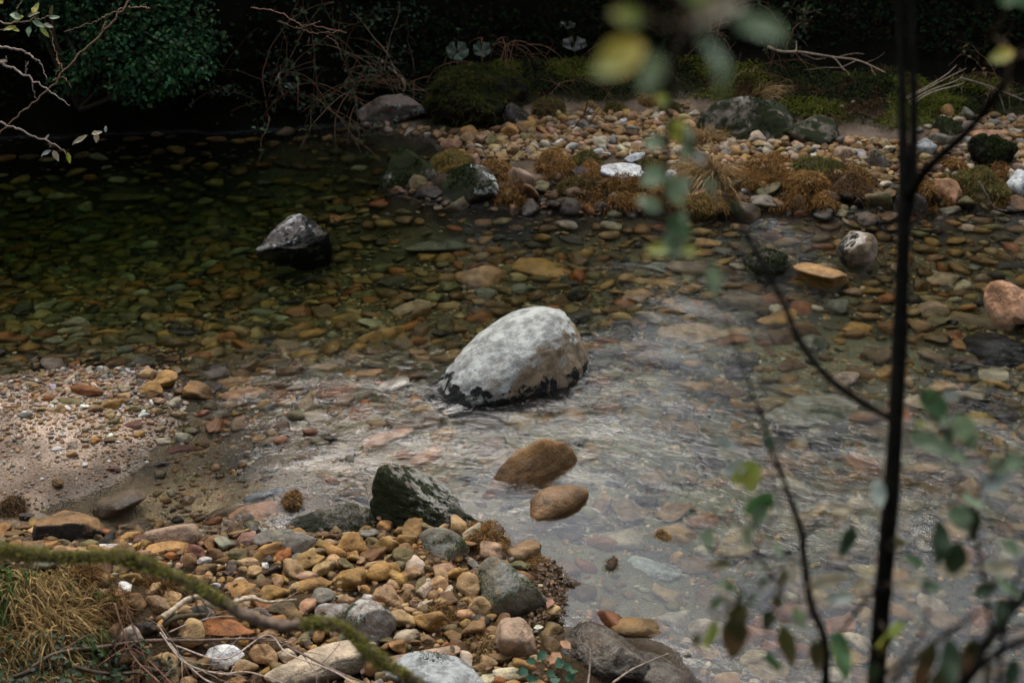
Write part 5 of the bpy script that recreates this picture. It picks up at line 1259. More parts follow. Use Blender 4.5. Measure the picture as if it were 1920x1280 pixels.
TR = [(-8.2, 15.6, 6.5), (-5.4, 14.9, 7.2), (-5.0, 15.0, 5.4), (-1.2, 16.2, 2.5), (1.6, 15.7, 2.7), (3.9, 15.8, 4.0), (6.3, 15.6, 4.5), (8.8, 16.2, 4.8), (-11.5, 14.5, 7.0), (-6.8, 18.0, 8.0), (0.6, 18.5, 1.8), (5.0, 18.5, 1.7), (-5.4, 16.6, 7.4), (-6.9, 15.6, 7.0), (-6.2, 18.2, 7.2), (-2.6, 15.8, 1.55)]  # last four added to shape the sky and dark reflected in the water
TL = ['tall dark tree at the upstream end of the far bank', 'dark ivy-hung tree above the ivy shrub', 'dark tree above the bramble tangle', 'dark tree above the huge black boulder', 'dark tree behind the moss terrace',
      'dark tree behind the fallen branch', 'dark tree behind the dry reeds', 'dark tree at the downstream end of the far bank', 'outermost upstream tree of the far bank', 'second row tree behind the ivy shrub', 'second row tree behind the moss terrace', 'second row tree at the back downstream', 'slender dark tree added behind the ivy shrub to close a sky gap', 'bushy dark tree added upstream of the ivy shrub to close a sky gap', 'tall dark tree added behind the bramble tangle to close a sky gap', 'stunted tree added above the flat sandy ledge to shape the water reflection']
for i, (x, y, h_) in enumerate(TR):
    g = np.random.default_rng(70 + i); cl = []
    lefty = i in (0, 1, 2, 8, 9) or i > 11
    for k in range(17 if lefty else 9):
        cl.append((g.uniform(-1.5, 1.5), g.uniform(-1.7, .9) if i < 9 else g.uniform(-1, 1), (.03 + .92 * k / 16 if lefty else g.uniform(.34, .95)) * h_, g.uniform(.8, 1.2), g.uniform(.7, 1.1), g.uniform(.5, .8)))
    ov = [(g.uniform(-1.4, 1.4), g.uniform(-3.4, -1.8), g.uniform(1.9, 2.8), 1.0, .8, .35) for k in range(4)] if i < 4 or i == 8 else []  # unseen overhang added to shade the bank and darken its reflection
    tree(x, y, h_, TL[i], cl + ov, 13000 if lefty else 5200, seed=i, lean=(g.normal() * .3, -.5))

# unseen near-bank trees, added to block sky light from behind and the sides
NB = [(-6.5, 3.0, 9.5, 'unseen tree added to block sky light, near bank upstream of the spit'), (-3.2, -2.0, 11, 'tall unseen tree added to block sky light behind the grass'), (.8, -3.5, 11.5, 'tall unseen tree added to block sky light behind the viewer'),
      (4.6, -1.6, 11, 'tall unseen tree added to block sky light behind the leafy shrub'), (7.5, 2.4, 9.5, 'unseen near-bank tree added downstream to block sky light'), (-9.5, 7.5, 9, 'unseen tree added upstream of the pool to block sky light'), (10.5, 6.5, 9, 'unseen tree added beside the downstream riffle to block sky light'), (-1.2, -7, 13, 'unseen tree added at the back of the near bank to block sky light'), (-12, 11.5, 9, 'unseen tree added far upstream to block sky light'), (12.5, 11, 9, 'unseen tree added far downstream to block sky light')]
for i, (x, y, h_, lab) in enumerate(NB):
    g = np.random.default_rng(170 + i); cl = []
    low_ = .12 if y < 1 else .42
    for k in range(18):
        cl.append((g.uniform(-2.3, 2.3), g.uniform(-2.0, 2.0) - (1.5 if y < 1 else 0), (low_ + (.98 - low_) * k / 17) * h_, g.uniform(1.1, 1.7), g.uniform(1.1, 1.7), g.uniform(.7, 1.1)))
    tree(x, y, h_, lab, cl, 9000, L=(.22, .36), r0=.2, seed=40 + i, lean=(g.normal() * .3, .3))

# ragged moss, roots and wet stones along the water edge of the bar
P = zone_pts([(905, 352), (1000, 350), (1060, 318), (1150, 312), (1260, 335), (1400, 318), (1560, 330), (1690, 325), (2300, 330), (2300, 395), (1600, 408), (1400, 400), (1300, 404), (1090, 402), (930, 392)], 52000, 22); n_ = len(P)
den = noise2(P[:, 0], P[:, 1], 3.0, 24, 3); C = np.where((den > .16)[:, None], np.array([.17, .085, .022]), np.where((den < -.12)[:, None], np.array([.03, .036, .009]), np.array([.045, .028, .012]))) * rng.uniform(.45, 1.3, (n_, 1))
g = Acc(); P[:, 2] += np.clip(den + .25, 0, 1) * .16 * rng.random(n_)
blades(g, P - [0, 0, .01], np.array([0, -.5, .5]) + rng.normal(size=(n_, 3)) * .6, rng.uniform(.03, .085, n_), .008, C, .8, seg=2)
o = g.build('bank_moss', BLADE); tag(o, 'ragged brown and orange moss fringing the water edge of the far bar', 'moss', kind='stuff')
# ------------------------------------------------------------------ foreground saplings, seen close and out of focus
LM = dict(gg=leaf_mat('grey_green_leaf', (.19, .27, .145), (.27, .34, .21)), dk=leaf_mat('dark_green_leaf', (.022, .045, .018), (.035, .06, .022), .15),
          ol=leaf_mat('olive_leaf', (.075, .085, .022), (.12, .075, .022), .25), ye=leaf_mat('yellow_leaf', (.52, .40, .05), (.30, .36, .12), .35), yg=leaf_mat('yellow_green_leaf', (.22, .30, .05), (.35, .33, .06), .35),
          be=leaf_mat('beige_leaf', (.42, .34, .22), (.30, .30, .20), .3), br=leaf_mat('brown_edged_leaf', (.05, .055, .016), (.14, .065, .02), .2), gw=leaf_mat('silvery_leaf', (.33, .36, .32), (.25, .31, .26), .3),
          gr=leaf_mat('green_leaf', (.05, .12, .04), (.09, .17, .06), .3))


def leaf_mesh(seed):
    g = np.random.default_rng(seed); V = []; rows = 9
    for k in range(rows):
        t_ = k / (rows - 1); w = (math.sin(math.pi * t_ ** .85) ** .8) * .5 + .004; cz = -.22 * t_ * t_ + .05 * math.sin(t_ * 7 + seed)
        for q in (-1, -.5, 0, .5, 1):
            V.append([q * w * (1 + .05 * g.normal()), t_, cz + .16 * abs(q) * w * (1 + .4 * math.sin(t_ * 9 + q * 2 + seed)) + .012 * g.normal()])
    F = [[r * 5 + c_, r * 5 + c_ + 1, r * 5 + c_ + 6, r * 5 + c_ + 5] for r in range(rows - 1) for c_ in range(4)]
    return mesh_np('leaf', np.array(V), [np.array(F)])


LEAF_ME = {}
for k in LM:
    LEAF_ME[k] = [leaf_mesh(s_) for s_ in (1, 2, 3)]
    for me in LEAF_ME[k]: me.materials.append(LM[k])
BR = []     # (plant object, polyline points) for attaching leaves
TW = {}


def branch_poly(pts, n): return spline(np.array([at_depth(x, y, d) for x, y, d, r in pts]), n), spline(np.array([[p[3]] for p in pts]), n)[:, 0]


def plant(name, lab, cat, stem, branches, colr=(.007, .0065, .0055), root=None):
    q, r = branch_poly(stem, 40)
    if root is not None: q = np.concatenate([spline(np.array([root, (np.array(root) + q[0]) / 2 + [.02, 0, 0], q[0]]), 12)[:-1], q]); r = np.concatenate([np.full(11, r[0] * 1.1), r])
    o = obj(name, None, None, None, q[0]); tag(o, lab, cat)
    a = Acc(); tube(a, q, r, 10, colr, .04); a.build('stem', DARKBARK, o, q[0]); BR.append((o, q, q[0])); TW[o.name] = Acc()
    for br in branches:
        b, rb = branch_poly(br, 24); a = Acc(); tube(a, b, rb, 7, colr, .05); a.build('branch', DARKBARK, o, q[0]); BR.append((o, b, q[0]))
    return o


D1 = 2.3
main = plant('sapling', 'slim straight dark sapling standing close by, out of focus', 'sapling',
             [(1640, 1320, D1, .0150), (1652, 1150, D1, .0142), (1668, 960, D1, .0138), (1680, 780, D1 + .02, .0130), (1690, 560, D1 + .04, .0120), (1695, 400, D1 + .05, .0112), (1692, 200, D1 + .08, .0078), (1690, 60, D1 + .1, .0072), (1688, -60, D1 + .1, .0066)],
             [[(1700, 420, D1 + .05, .0085), (1712, 320, D1 + .06, .0080), (1713, 160, D1 + .08, .0066), (1704, -40, D1 + .1, .0056)],
              [(1704, 370, D1 + .05, .0085), (1740, 315, D1 - .05, .0080), (1810, 250, D1 - .15, .0072), (1880, 160, D1 - .25, .0062), (1950, 40, D1 - .35, .005)],
              [(1672, 786, D1, .0052), (1610, 750, D1 + .02, .0060), (1550, 705, D1 + .03, .0058), (1500, 640, D1 + .05, .0054), (1470, 570, D1 + .07, .0046), (1435, 505, D1 + .09, .0040), (1378, 400, D1 + .12, .003), (1330, 300, D1 + .15, .0022)],
              [(1655, 1090, D1, .0030), (1620, 1130, D1 - .04, .0030), (1580, 1180, D1 - .06, .0025), (1555, 1230, D1 - .1, .0025)]], root=(1.45, 1.75, float(H(1.45, 1.75)) - .05))
shrub = plant('sapling', 'thin curved young sapling with a dark bare stem', 'sapling',
              [(1548, 1320, 2.2, .0072), (1546, 1200, 2.2, .0066), (1520, 1130, 2.22, .0058), (1507, 1040, 2.22, .0052), (1503, 1000, 2.22, .0054), (1480, 930, 2.25, .0042), (1455, 860, 2.3, .0036), (1420, 760, 2.35, .0026), (1390, 680, 2.4, .0020), (1362, 600, 2.45, .0014)],
              [[(1508, 1005, 2.22, .0036), (1535, 985, 2.25, .0022), (1565, 985, 2.28, .0014)], [(1480, 1130, 2.1, .0022), (1440, 1070, 2.1, .0020), (1410, 1020, 2.1, .0014), (1392, 990, 2.1, .0010)],
               [(1530, 1150, 2.1, .0022), (1480, 1160, 2.05, .0018), (1420, 1140, 2.0, .0014), (1370, 1130, 2.0, .0010)]], root=(1.2, 1.75, float(H(1.2, 1.75)) - .05))
bush = plant('shrub', 'twiggy leafy shrub rising from the near bank corner', 'shrub',
             [(1780, 1340, 1.95, .0085), (1815, 1260, 1.95, .0080), (1860, 1190, 1.97, .0074), (1925, 1110, 2.0, .0066), (1990, 1040, 2.0, .006)],
             [[(1670, 1280, 1.9, .004), (1720, 1230, 1.9, .004), (1800, 1170, 1.92, .003), (1860, 1130, 1.95, .002)], [(1800, 1290, 1.9, .006), (1860, 1230, 1.9, .005), (1940, 1190, 1.9, .005)],
              [(1650, 1270, 2.0, .0036), (1690, 1240, 2.0, .003), (1730, 1185, 2.0, .0022), (1740, 1150, 2.05, .0014)], [(1860, 1190, 1.97, .003), (1840, 1060, 2.0, .003), (1815, 960, 2.05, .0022), (1790, 860, 2.1, .0018), (1740, 760, 2.1, .0014)],
              [(1790, 860, 2.1, .0016), (1760, 850, 2.1, .0014), (1700, 845, 2.1, .001)], [(1815, 960, 2.05, .002), (1860, 890, 2.05, .0016), (1925, 830, 2.05, .0012)], [(1870, 1300, 1.9, .004), (1880, 1200, 1.9, .003), (1900, 1110, 1.9, .0024), (1925, 1040, 1.9, .002)],
              [(1700, 1320, 1.9, .004), (1790, 1235, 1.9, .0036), (1870, 1190, 1.9, .003), (1940, 1165, 1.9, .0025)]], root=(1.75, 1.35, float(H(1.75, 1.35)) - .05))
hang = plant('hanging_branch', 'thin hanging branch strung with small grey-green leaves', 'branch',
             [(1330, -60, 1.650, .0036), (1262, 120, 1.663, .0030), (1256, 200, 1.676, .0028), (1250, 300, 1.683, .0026), (1248, 400, 1.690, .0022), (1262, 470, 1.690, .0016), (1340, 540, 1.696, .0010)],
             [[(1254, 230, 1.676, .0018), (1300, 280, 1.690, .0014), (1330, 340, 1.703, .001)]], (.03, .028, .02))
over = plant('overhanging_twig', 'blurred overhanging twig with yellow and pale leaves, right by the viewer', 'branch',
             [(1560, -260, 0.92, .003), (1420, -60, 0.92, .0026), (1320, 20, 0.92, .0022), (1240, 50, 0.92, .0016)], [[(1320, 20, 0.92, .0018), (1380, 40, 0.92, .0012)]], (.10, .08, .05))
side = plant('overhanging_twig', 'bare twig with one yellow leaf near the frame corner', 'branch',
             [(2010, 60, 1.7, .003), (1930, 100, 1.7, .0025), (1900, 100, 1.7, .0020), (1880, 80, 1.72, .0014), (1862, 68, 1.74, .001)], [[(1925, 100, 1.7, .002), (1895, 120, 1.7, .0015), (1890, 180, 1.7, .001)]], (.12, .08, .05))
LEAVES = '''1205 84 115 -150 .6 ye .92;1215 40 80 160 .4 yg .92;1236 100 80 -110 .5 gg .92;1275 45 140 25 .45 be .92;1300 12 90 70 .5 yg .92;1370 38 165 -4 .30 gg .92;1310 55 125 -62 .5 gg .92;1290 20 80 110 .5 gg .92
1900 98 46 195 .65 ye 1.7;1885 15 70 70 .6 gr 1.7;1925 20 80 110 .6 gr 1.7
1258 195 36 150 .6 yg 1.676;1256 225 50 -60 .7 yg 1.676;1268 232 60 -40 .55 gg 1.683;1290 262 44 -100 .7 gg 1.690;1246 270 44 170 .7 gg 1.683;1250 320 56 200 .8 gg 1.683;1250 330 64 -60 .6 gg 1.683;1262 350 40 20 .6 gg 1.683;1302 282 34 -60 .6 gw 1.690;1240 395 50 150 .6 gg 1.690;1248 410 64 -30 .75 gr 1.690;1254 430 60 -70 .7 gg 1.690;1278 425 34 80 .5 gg 1.690;1262 468 52 175 .6 yg 1.690;1275 470 34 0 .7 yg 1.690;1340 495 60 -95 .55 gg 1.696;1326 330 40 -80 .5 gg 1.703;1370 372 36 -60 .4 dk 1.650
1400 870 50 -160 .6 gw 2.2;1425 878 60 200 .75 yg 2.2;1408 890 36 -90 .7 ye 2.2;1450 925 72 -140 .55 gr 2.2;1436 945 52 -120 .6 gg 2.2;1330 990 40 -100 .8 gg 2.1;1408 985 52 -105 .5 gg 2.1;1450 1015 36 -60 .5 gg 2.1;1375 1055 52 190 .35 ol 2.1;1420 1100 42 25 .4 dk 2.1;1380 1105 36 150 .6 gr 2.1;1352 1118 34 -130 .5 gr 2.1;1468 1065 42 -95 .6 ol 2.1;1488 1058 36 -100 .5 be 2.1
1440 845 34 80 .7 dk 2.3;1382 830 46 175 .4 gw 2.3;1497 815 30 -60 .6 gw 2.3;1645 900 56 -95 .5 gw 2.2;1600 985 66 -115 .40 dk 2.25;1595 960 50 160 .4 be 2.25;1512 1098 90 14 .28 be 2.2;1545 1128 62 14 .35 gw 2.2;1600 1105 46 30 .5 be 2.2;1672 1010 40 -20 .5 ol 2.2;1695 1040 46 -30 .35 gr 2.2
1380 1150 84 -96 .62 br 2.0;1392 1130 60 -110 .65 ol 2.0;1382 1140 44 75 .4 dk 2.0;1400 1140 46 50 .35 dk 2.0;1345 1165 60 -115 .35 yg 2.0;1448 1140 44 -110 .6 dk 2.05;1470 1168 82 -84 .45 ol 2.1;1490 1135 52 -70 .5 gg 2.05;1532 1195 66 -95 .42 br 2.15;1565 1182 94 -80 .42 gr 2.15;1430 1225 60 -40 .35 gr 2.0;1370 1085 36 -150 .4 gg 2.05;1455 1110 40 -80 .5 br 2.05;1310 1185 40 -100 .4 br 2.0
1690 1160 76 -120 .5 yg 2.0;1680 1100 66 5 .3 be 2.0;1725 1098 44 0 .6 dk 2.0;1762 975 84 -95 .5 dk 2.05;1800 1015 72 -102 .6 dk 2.05;1822 950 66 -88 .45 dk 2.05;1785 945 66 -60 .6 gg 2.05;1800 930 50 -20 .5 gg 2.05;1835 920 66 35 .55 gw 2.05;1850 870 46 -10 .6 gg 2.05;1878 1012 52 -35 .55 gg 2.0;1905 1068 60 172 .5 be 1.95;1872 1095 58 -150 .5 dk 1.95;1885 1120 58 -108 .6 dk 1.95;1748 1200 100 -112 .42 br 1.9;1782 1195 100 -100 .38 dk 1.9;1825 1195 76 -112 .45 br 1.9;1870 1085 52 -40 .4 gg 1.95
1725 735 64 -42 .7 gr 2.1;1765 742 40 -5 .5 gw 2.1;1712 797 32 8 .5 yg 2.1;1742 785 60 -5 .4 gg 2.1;1795 775 66 -65 .7 gg 2.1;1705 815 90 -22 .38 gg 2.1;1760 838 66 -25 .4 gg 2.1;1810 840 40 60 .5 gg 2.1;1780 800 40 -100 .5 dk 2.1;1880 865 44 0 .7 gg 2.05;1760 1250 70 -100 .4 ol 1.9;1905 1235 60 -110 .5 dk 1.9;1850 1240 60 -80 .4 br 1.9;1665 1190 50 -100 .5 ol 2.0;1640 1240 46 -95 .5 dk 2.0'''
LABC = {}
for it in LEAVES.replace('\n', ';').split(';'):
    f = it.split(); px, py, L_, ang, wr = (float(v) for v in f[:5]); kd = f[5]; d = float(f[6])
    p0 = at_depth(px, py, d); best = None
    for (po, q, org) in BR:
        qq = np.array(q); v = qq - CAM; dd = v @ FW; xs = 960 + (v @ RT) / dd / K; ys = 640 - (v @ UP) / dd / K
        s_ = np.hypot(xs - px, ys - py) + np.abs(dd - d) * 60; j = int(np.argmin(s_))
        if best is None or s_[j] < best[0]: best = (s_[j], po, qq[j], org)
    po, anchor, org = best[1], best[2], best[3]
    tip = np.array([math.cos(R(ang)), 0, 0]) * 1.0 + UP * math.sin(R(ang)) + FW * rng.normal() * .25
    tip = RT * math.cos(R(ang)) + UP * math.sin(R(ang)) + FW * rng.normal() * .3; tip /= np.linalg.norm(tip)
    nn = -FW * rng.uniform(.5, 1) + UP * rng.uniform(.0, .6) + RT * rng.normal() * .35
    xx = np.cross(tip, nn); xx /= np.linalg.norm(xx); zz = np.cross(xx, tip)
    Ln = L_ * K * d; o = bpy.data.objects.new('leaf', LEAF_ME[kd][int(rng.integers(3))]); col.objects.link(o); o.parent = po
    M = Matrix(((xx[0] * wr * Ln, tip[0] * Ln, zz[0] * Ln, p0[0] - org[0]), (xx[1] * wr * Ln, tip[1] * Ln, zz[1] * Ln, p0[1] - org[1]), (xx[2] * wr * Ln, tip[2] * Ln, zz[2] * Ln, p0[2] - org[2]), (0, 0, 0, 1)))
    o.matrix_local = M
    mid = (p0 + anchor) / 2 + rng.normal(size=3) * .008 + [0, 0, .01]
    a = Acc(); tube(a, spline(np.array([anchor, mid, p0]), 9), np.linspace(.0018, .0010, 9), 5, (.06, .045, .03)); a.build('leaf_stalk', DARKBARK, po, org)
for po in {id(b[0]): b for b in BR}.values():
    if TW[po[0].name].n: TW[po[0].name].build('twigs', DARKBARK, po[0], po[2])

# mossy branch across the near corner
MP = [(-60, 1026, 3.55), (0, 1032, 3.55), (60, 1040, 3.55), (140, 1046, 3.55), (200, 1045, 3.55), (250, 1050, 3.55), (300, 1070, 3.55), (350, 1092, 3.55), (395, 1118, 3.53), (440, 1142, 3.52), (480, 1160, 3.5), (520, 1172, 3.5), (560, 1172, 3.5), (600, 1170, 3.48), (640, 1178, 3.46), (668, 1200, 3.45), (700, 1228, 3.43), (745, 1258, 3.42), (800, 1290, 3.4), (880, 1340, 3.35)]
q = spline(np.array([at_depth(*p) for p in MP]), 110); org = q[0].copy()
rad = .0125 + .003 * perlin(q * 9) + .001; o = obj('mossy_branch', None, None, None, org); tag(o, 'crooked branch furred with yellow-green moss, sagging over the near shore', 'branch')
a = Acc(); cb = np.repeat(np.where(noise2(q[:, 0], q[:, 2], 9, 4)[:, None] > .1, [[.15, .105, .075]], [[.075, .052, .036]]), 9, 0); cb = np.concatenate([cb, cb[:1], cb[-1:]])
tube(a, q, rad, 9, (.085, .06, .042), .16); a.C[-1] = cb; a.build('wood', BARK, o, org)
n_ = 13000; i = rng.integers(0, 110, n_); T = np.gradient(q, axis=0)[i]; T /= np.linalg.norm(T, axis=1)[:, None]; rd = rng.normal(size=(n_, 3)) + [0, 0, .5]; rd -= T * np.sum(rd * T, 1)[:, None]; rd /= np.linalg.norm(rd, axis=1)[:, None]
dens = perlin(q[i] * 5.5 + 3) + .45 * ((i > 70) & (i < 96)) + .25 * (i < 32) + .35 * rd[:, 2]
ok = dens > .16 + .25 * rng.random(n_); i, rd, T = i[ok], rd[ok], T[ok]; n_ = len(i)
cc = np.array(((.17, .175, .035), (.23, .22, .05), (.11, .12, .025), (.29, .25, .07))); g = Acc()
blades(g, q[i] + rd * rad[i][:, None] * .9 + T * rng.uniform(-.01, .01, (n_, 1)), rd + rng.normal(size=(n_, 3)) * .5, rng.uniform(.006, .019, n_), .0035, cc[rng.integers(0, 4, n_)] * rng.uniform(.6, 1.3, (n_, 1)), .3, seg=2); g.build('moss', BLADE, o, org)
for k in (40, 57, 98):
    a = Acc(); tube(a, spline(wand(q[k], [rng.normal() * .3, -.2, -1], .10, 5, .15, .05), 9), np.linspace(.004, .0015, 9), 5, (.03, .022, .016)); a.build('twig', BARK, o, org)


# bare branches hanging in at the pool side
def far_branch(lab, polys, leaves, colr, cat='branch', name='bare_branch'):
    first = at_depth(*polys[0][0][:3]); o = obj(name, None, None, None, first); tag(o, lab, cat); g = Acc()
    for pl in polys:
        P = np.array([at_depth(*p[:3]) for p in pl]); q_ = spline(P, len(P) * 7); q_[1:-1] += rng.normal(size=(len(q_) - 2, 3)) * .004; tube(g, q_, np.linspace(pl[0][3], pl[-1][3], len(q_)), 5, np.array(colr) * rng.uniform(.8, 1.2))
    g.build('twigs', BARK, o, first)
    for (px, py, L_, ang, wr, kd, d) in leaves:
        p0 = at_depth(px, py, d); tip = RT * math.cos(R(ang)) + UP * math.sin(R(ang)) + FW * rng.normal() * .2; tip /= np.linalg.norm(tip); nn = -FW + UP * .5; xx = np.cross(tip, nn); xx /= np.linalg.norm(xx); zz = np.cross(xx, tip); Ln = L_ * K * d
        l = bpy.data.objects.new('leaf', LEAF_ME[kd][int(rng.integers(3))]); col.objects.link(l); l.parent = o; pp = p0 - first
        l.matrix_local = Matrix(((xx[0] * wr * Ln, tip[0] * Ln, zz[0] * Ln, pp[0]), (xx[1] * wr * Ln, tip[1] * Ln, zz[1] * Ln, pp[1]), (xx[2] * wr * Ln, tip[2] * Ln, zz[2] * Ln, pp[2]), (0, 0, 0, 1)))


far_branch('long straight bare branch slanting down across the ivy shrub', [[(262, -40, 8, .006), (240, 5, 8, .0058), (190, 62, 8, .0055), (140, 112, 8, .005), (90, 168, 8, .005), (40, 212, 8, .0045), (-20, 268, 8, .004)], [(235, 15, 8, .004), (200, 28, 8, .003), (180, 40, 8, .003), (120, 60, 8, .002)], [(240, 14, 8, .004), (268, 14, 8, .003), (282, 16, 8, .002)], [(200, 40, 8, .004), (190, 58, 8, .003)],
    [(105, 110, 8, .004), (112, 125, 8, .003), (104, 140, 8, .002)], [(118, 130, 8, .003), (106, 105, 8, .003), (98, 70, 8, .002), (92, 50, 8, .0015)], [(100, 150, 8, .003), (118, 145, 8, .002), (135, 165, 8, .0015)]], [], (.30, .19, .12))
far_branch('drooping bare branch low over the pool with three dead leaves', [[(-40, 215, 7, .006), (20, 238, 7, .006), (70, 258, 7, .005), (110, 276, 7, .004), (128, 292, 7, .003)], [(90, 266, 7, .003), (96, 276, 7, .002)]],
           [(96, 282, 24, 205, .35, 'gw', 7), (100, 282, 22, -65, .5, 'be', 7), (127, 285, 22, -85, .4, 'yg', 7), (85, 262, 12, 60, .4, 'be', 7), (165, 254, 36, 205, .3, 'be', 7), (172, 252, 20, 20, .5, 'be', 7), (182, 250, 18, -100, .6, 'be', 7), (198, 248, 12, 90, .5, 'gw', 7)], (.22, .17, .14))
far_branch('grey forked bare branch with small side twigs', [[(-40, 84, 7.5, .008), (30, 92, 7.5, .006), (60, 108, 7.5, .005), (76, 120, 7.5, .003), (88, 150, 7.5, .002)], [(-30, 105, 7.5, .009), (10, 122, 7.5, .007), (48, 142, 7.5, .006), (90, 168, 7.5, .004), (131, 198, 7.5, .002)], [(48, 142, 7.5, .004), (50, 125, 7.5, .003), (48, 116, 7.5, .002)], [(58, 146, 7.5, .003), (62, 165, 7.5, .002), (67, 184, 7.5, .0015)], [(10, 120, 7.5, .003), (12, 105, 7.5, .002)]],
           [(-2, 116, 16, 10, .5, 'be', 7.5)], (.34, .27, .22))
far_branch('small leafy twig with orange and grey leaves at the upper corner', [[(-40, 40, 6.5, .005), (20, 44, 6.5, .004), (60, 38, 6.5, .003), (95, 30, 6.5, .002)], [(30, 30, 6.5, .002), (40, 0, 6.5, .002), (50, -30, 6.5, .002)], [(-20, 60, 6.5, .003), (20, 52, 6.5, .002)]],
           [(40, 36, 30, 150, .45, 'gg', 6.5), (52, 32, 26, 40, .4, 'ol', 6.5), (60, 40, 26, -20, .45, 'gg', 6.5), (45, 32, 22, 190, .5, 'ye', 6.5), (62, 26, 24, 70, .5, 'ye', 6.5), (30, 50, 24, 200, .4, 'ye', 6.5), (20, 52, 22, -20, .4, 'yg', 6.5), (75, 52, 24, -45, .35, 'yg', 6.5), (92, 34, 20, 10, .5, 'gg', 6.5), (95, 30, 20, 80, .4, 'ol', 6.5), (82, 46, 18, -10, .5, 'be', 6.5), (5, 8, 16, 120, .6, 'ye', 6.5), (55, 50, 20, -90, .5, 'gg', 6.5)], (.24, .17, .12))
far_branch('red wiry stems trailing above the bramble tangle', [[(470, 15, 10, .004), (520, 22, 10, .004), (560, 45, 10, .003), (600, 50, 10, .003), (650, 62, 10, .002)], [(600, 40, 10, .003), (560, 52, 10, .002), (520, 40, 10, .002)], [(555, 50, 10, .003), (590, 62, 10, .002), (640, 58, 10, .0015)], [(612, 68, 10, .003), (630, 80, 10, .002), (642, 110, 10, .0015)], [(580, 70, 10, .002), (578, 82, 10, .0015)]], [], (.24, .13, .09))

# small ivy sprig beside the bedrock
o = obj('ivy_sprig', None, None, None, ground(1040, 1270)); tag(o, 'blue-green ivy sprig in front of the dark bedrock hump', 'ivy'); org = np.array(o.location)
a = Acc(); g = Acc()
for (px, py) in ((1005, 1240), (990, 1255), (985, 1270), (1040, 1258), (1075, 1258), (1055, 1252), (1040, 1275), (1070, 1280)):
    p_ = ground(px, py, .08); tube(a, spline(np.array([org, (org + p_) / 2 + [0, 0, .03], p_]), 8), np.linspace(.002, .001, 8), 4, (.08, .06, .04))
    for j in range(2): leafs(g, (p_ + rng.normal(size=3) * .006)[None], rng.normal(size=(1, 3)) * [1, .5, .4], np.array([[0, -.6, .8]]), rng.uniform(.035, .06), rng.uniform(.03, .045), np.array([.03, .085, .045]))
a.build('stem', BARK, o, org); g.build('leaves', LEAFM, o, org)
# ------------------------------------------------------------------ labels for the many stones
CW = dict(tan='tan', ochre='ochre', brown='brown', rust='rust red', grey='grey', pale='pale', white='white', pinkish='pinkish', olive='olive', dark='blackish', maroon='maroon')
OS = ['', 'second', 'third', 'fourth', 'fifth', 'sixth', 'seventh', 'eighth', 'ninth', 'tenth', 'eleventh', 'twelfth', 'thirteenth', 'fourteenth', 'fifteenth']
LAND += [('the shaggy orange hummock', *on_z(1510, 400)[:2]), ('the sandy spit', *on_z(150, 800)[:2]), ('the curly driftwood', *ground(430, 1130)[:2])]
LA = np.array([l[1:] for l in LAND]); cnt = {}
rows = []
for g in GROUPS:
    dx = g['x'] - LA[:, 0]; dy = g['y'] - LA[:, 1]; d = np.hypot(dx, dy); k = int(np.argmin(d))
    if abs(dx[k]) > abs(dy[k]): rel = 'right of' if dx[k] > 0 else 'left of'
    else: rel = 'beyond' if dy[k] > 0 else 'in front of'
    v = np.array([g['x'], g['y'], g['z']]) - CAM; sz = max(g['dims'][:2]) / (v @ FW) / K * 2
    size = 'large' if sz > 52 else ('' if sz > 30 else ('small' if sz > 17 else 'tiny'))
    a, b, c_ = g['dims']; long_ = max(a, b) / min(a, b) > 1.55
    form = {'r': 'long rounded' if long_ else 'rounded', 'a': 'long angular' if long_ else 'angular', 'f': 'flat'}[g['shape']]
    noun = {'cobble': 'cobble', 'pebble': 'pebble', 'riverbed_stone': 'sunken stone', 'bank_rock': 'wet rock'}[g['name']]
    rows.append((' '.join(w for w in (size, CW[g['c']], form, noun) if w), rel, LAND[k][0], d[k], g))
rows.sort(key=lambda r: r[3])
for desc, rel, ph, d, g in rows:
    key = (desc, rel, ph); i = cnt.get(key, 0); cnt[key] = i + 1
    g['o']['label'] = f'{desc} {rel} {ph}' if i == 0 else f'{desc}, {OS[min(i, 14)]} {rel} {ph}'
    g['o']['group'] = {'cobble': 'cobbles along the near shore', 'pebble': 'pebbles on the gravel bars', 'riverbed_stone': 'stones on the stream bed', 'bank_rock': 'rocks along the edge of the far bar'}[g['name']]

# ------------------------------------------------------------------ camera
cd = bpy.data.cameras.new('camera'); cam = bpy.data.objects.new('camera', cd); col.objects.link(cam)
cam.location = CAM; cam.rotation_euler = (math.pi / 2 - PITCH, 0, 0); cd.lens = 50; cd.sensor_width = 36; cd.clip_end = 500; cd.clip_start = .05
cd.dof.use_dof = True; cd.dof.focus_distance = 7.6; cd.dof.aperture_fstop = 2.8; cd.dof.aperture_blades = 0
sc.camera = cam

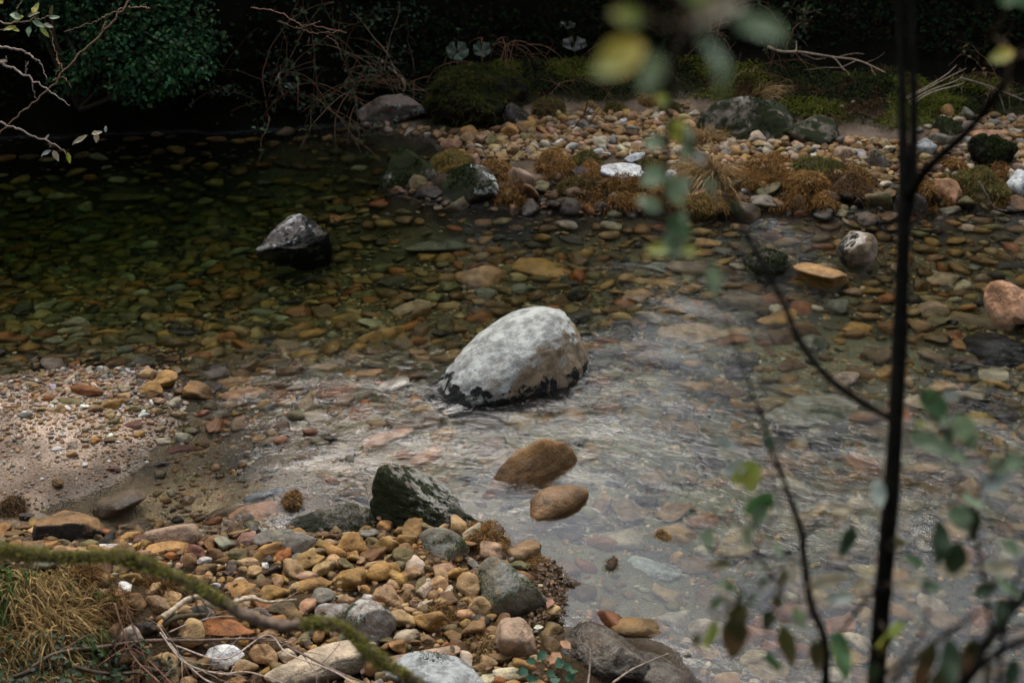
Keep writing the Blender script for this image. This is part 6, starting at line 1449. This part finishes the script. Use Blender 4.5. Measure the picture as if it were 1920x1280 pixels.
# ------------------------------------------------------------------ light: overcast sky over the stream
SUN_EL, SUN_AZ = 54, 350          # degrees; azimuth measured clockwise from +Y
w = bpy.data.worlds.new('World'); sc.world = w; w.use_nodes = True; nt = w.node_tree; nt.nodes.clear()
sky = nt.nodes.new('ShaderNodeTexSky'); sky.sky_type = 'NISHITA'; sky.sun_disc = False; sky.sun_elevation = R(SUN_EL); sky.sun_rotation = R(SUN_AZ); sky.air_density = 1.0; sky.dust_density = 1.2; sky.ozone_density = 1.0
hs = nt.nodes.new('ShaderNodeHueSaturation'); hs.inputs['Saturation'].default_value = .40
bg = nt.nodes.new('ShaderNodeBackground'); bg.inputs['Strength'].default_value = SKY_STRENGTH
ou = nt.nodes.new('ShaderNodeOutputWorld'); nt.links.new(sky.outputs[0], hs.inputs['Color']); nt.links.new(hs.outputs[0], bg.inputs[0]); nt.links.new(bg.outputs[0], ou.inputs[0])
ld = bpy.data.lights.new('sun', 'SUN'); ld.energy = SUN_STRENGTH; ld.angle = R(35); ld.color = (1.0, .93, .82); sun = bpy.data.objects.new('sun', ld); col.objects.link(sun)
az = R(SUN_AZ); sd_ = Vector((math.sin(az) * math.cos(R(SUN_EL)), math.cos(az) * math.cos(R(SUN_EL)), math.sin(R(SUN_EL))))
sun.rotation_euler = (-sd_).to_track_quat('-Z', 'Y').to_euler()

vs = sc.view_settings; vs.view_transform = 'Standard'; vs.look = 'None'; vs.gamma = 1.0; vs.exposure = EXPOSURE; vs.use_curve_mapping = False
sc.render.engine = 'CYCLES'; cy = sc.cycles
cy.max_bounces = 9; cy.diffuse_bounces = 3; cy.glossy_bounces = 4; cy.transmission_bounces = 8; cy.transparent_max_bounces = 8; cy.volume_bounces = 0
cy.caustics_refractive = True; cy.caustics_reflective = False; cy.blur_glossy = .8; cy.sample_clamp_indirect = 6
cy.use_denoising = True
try: cy.denoiser = 'OPENIMAGEDENOISE'; cy.denoising_input_passes = 'RGB_ALBEDO_NORMAL'; cy.denoising_prefilter = 'ACCURATE'
except Exception: pass
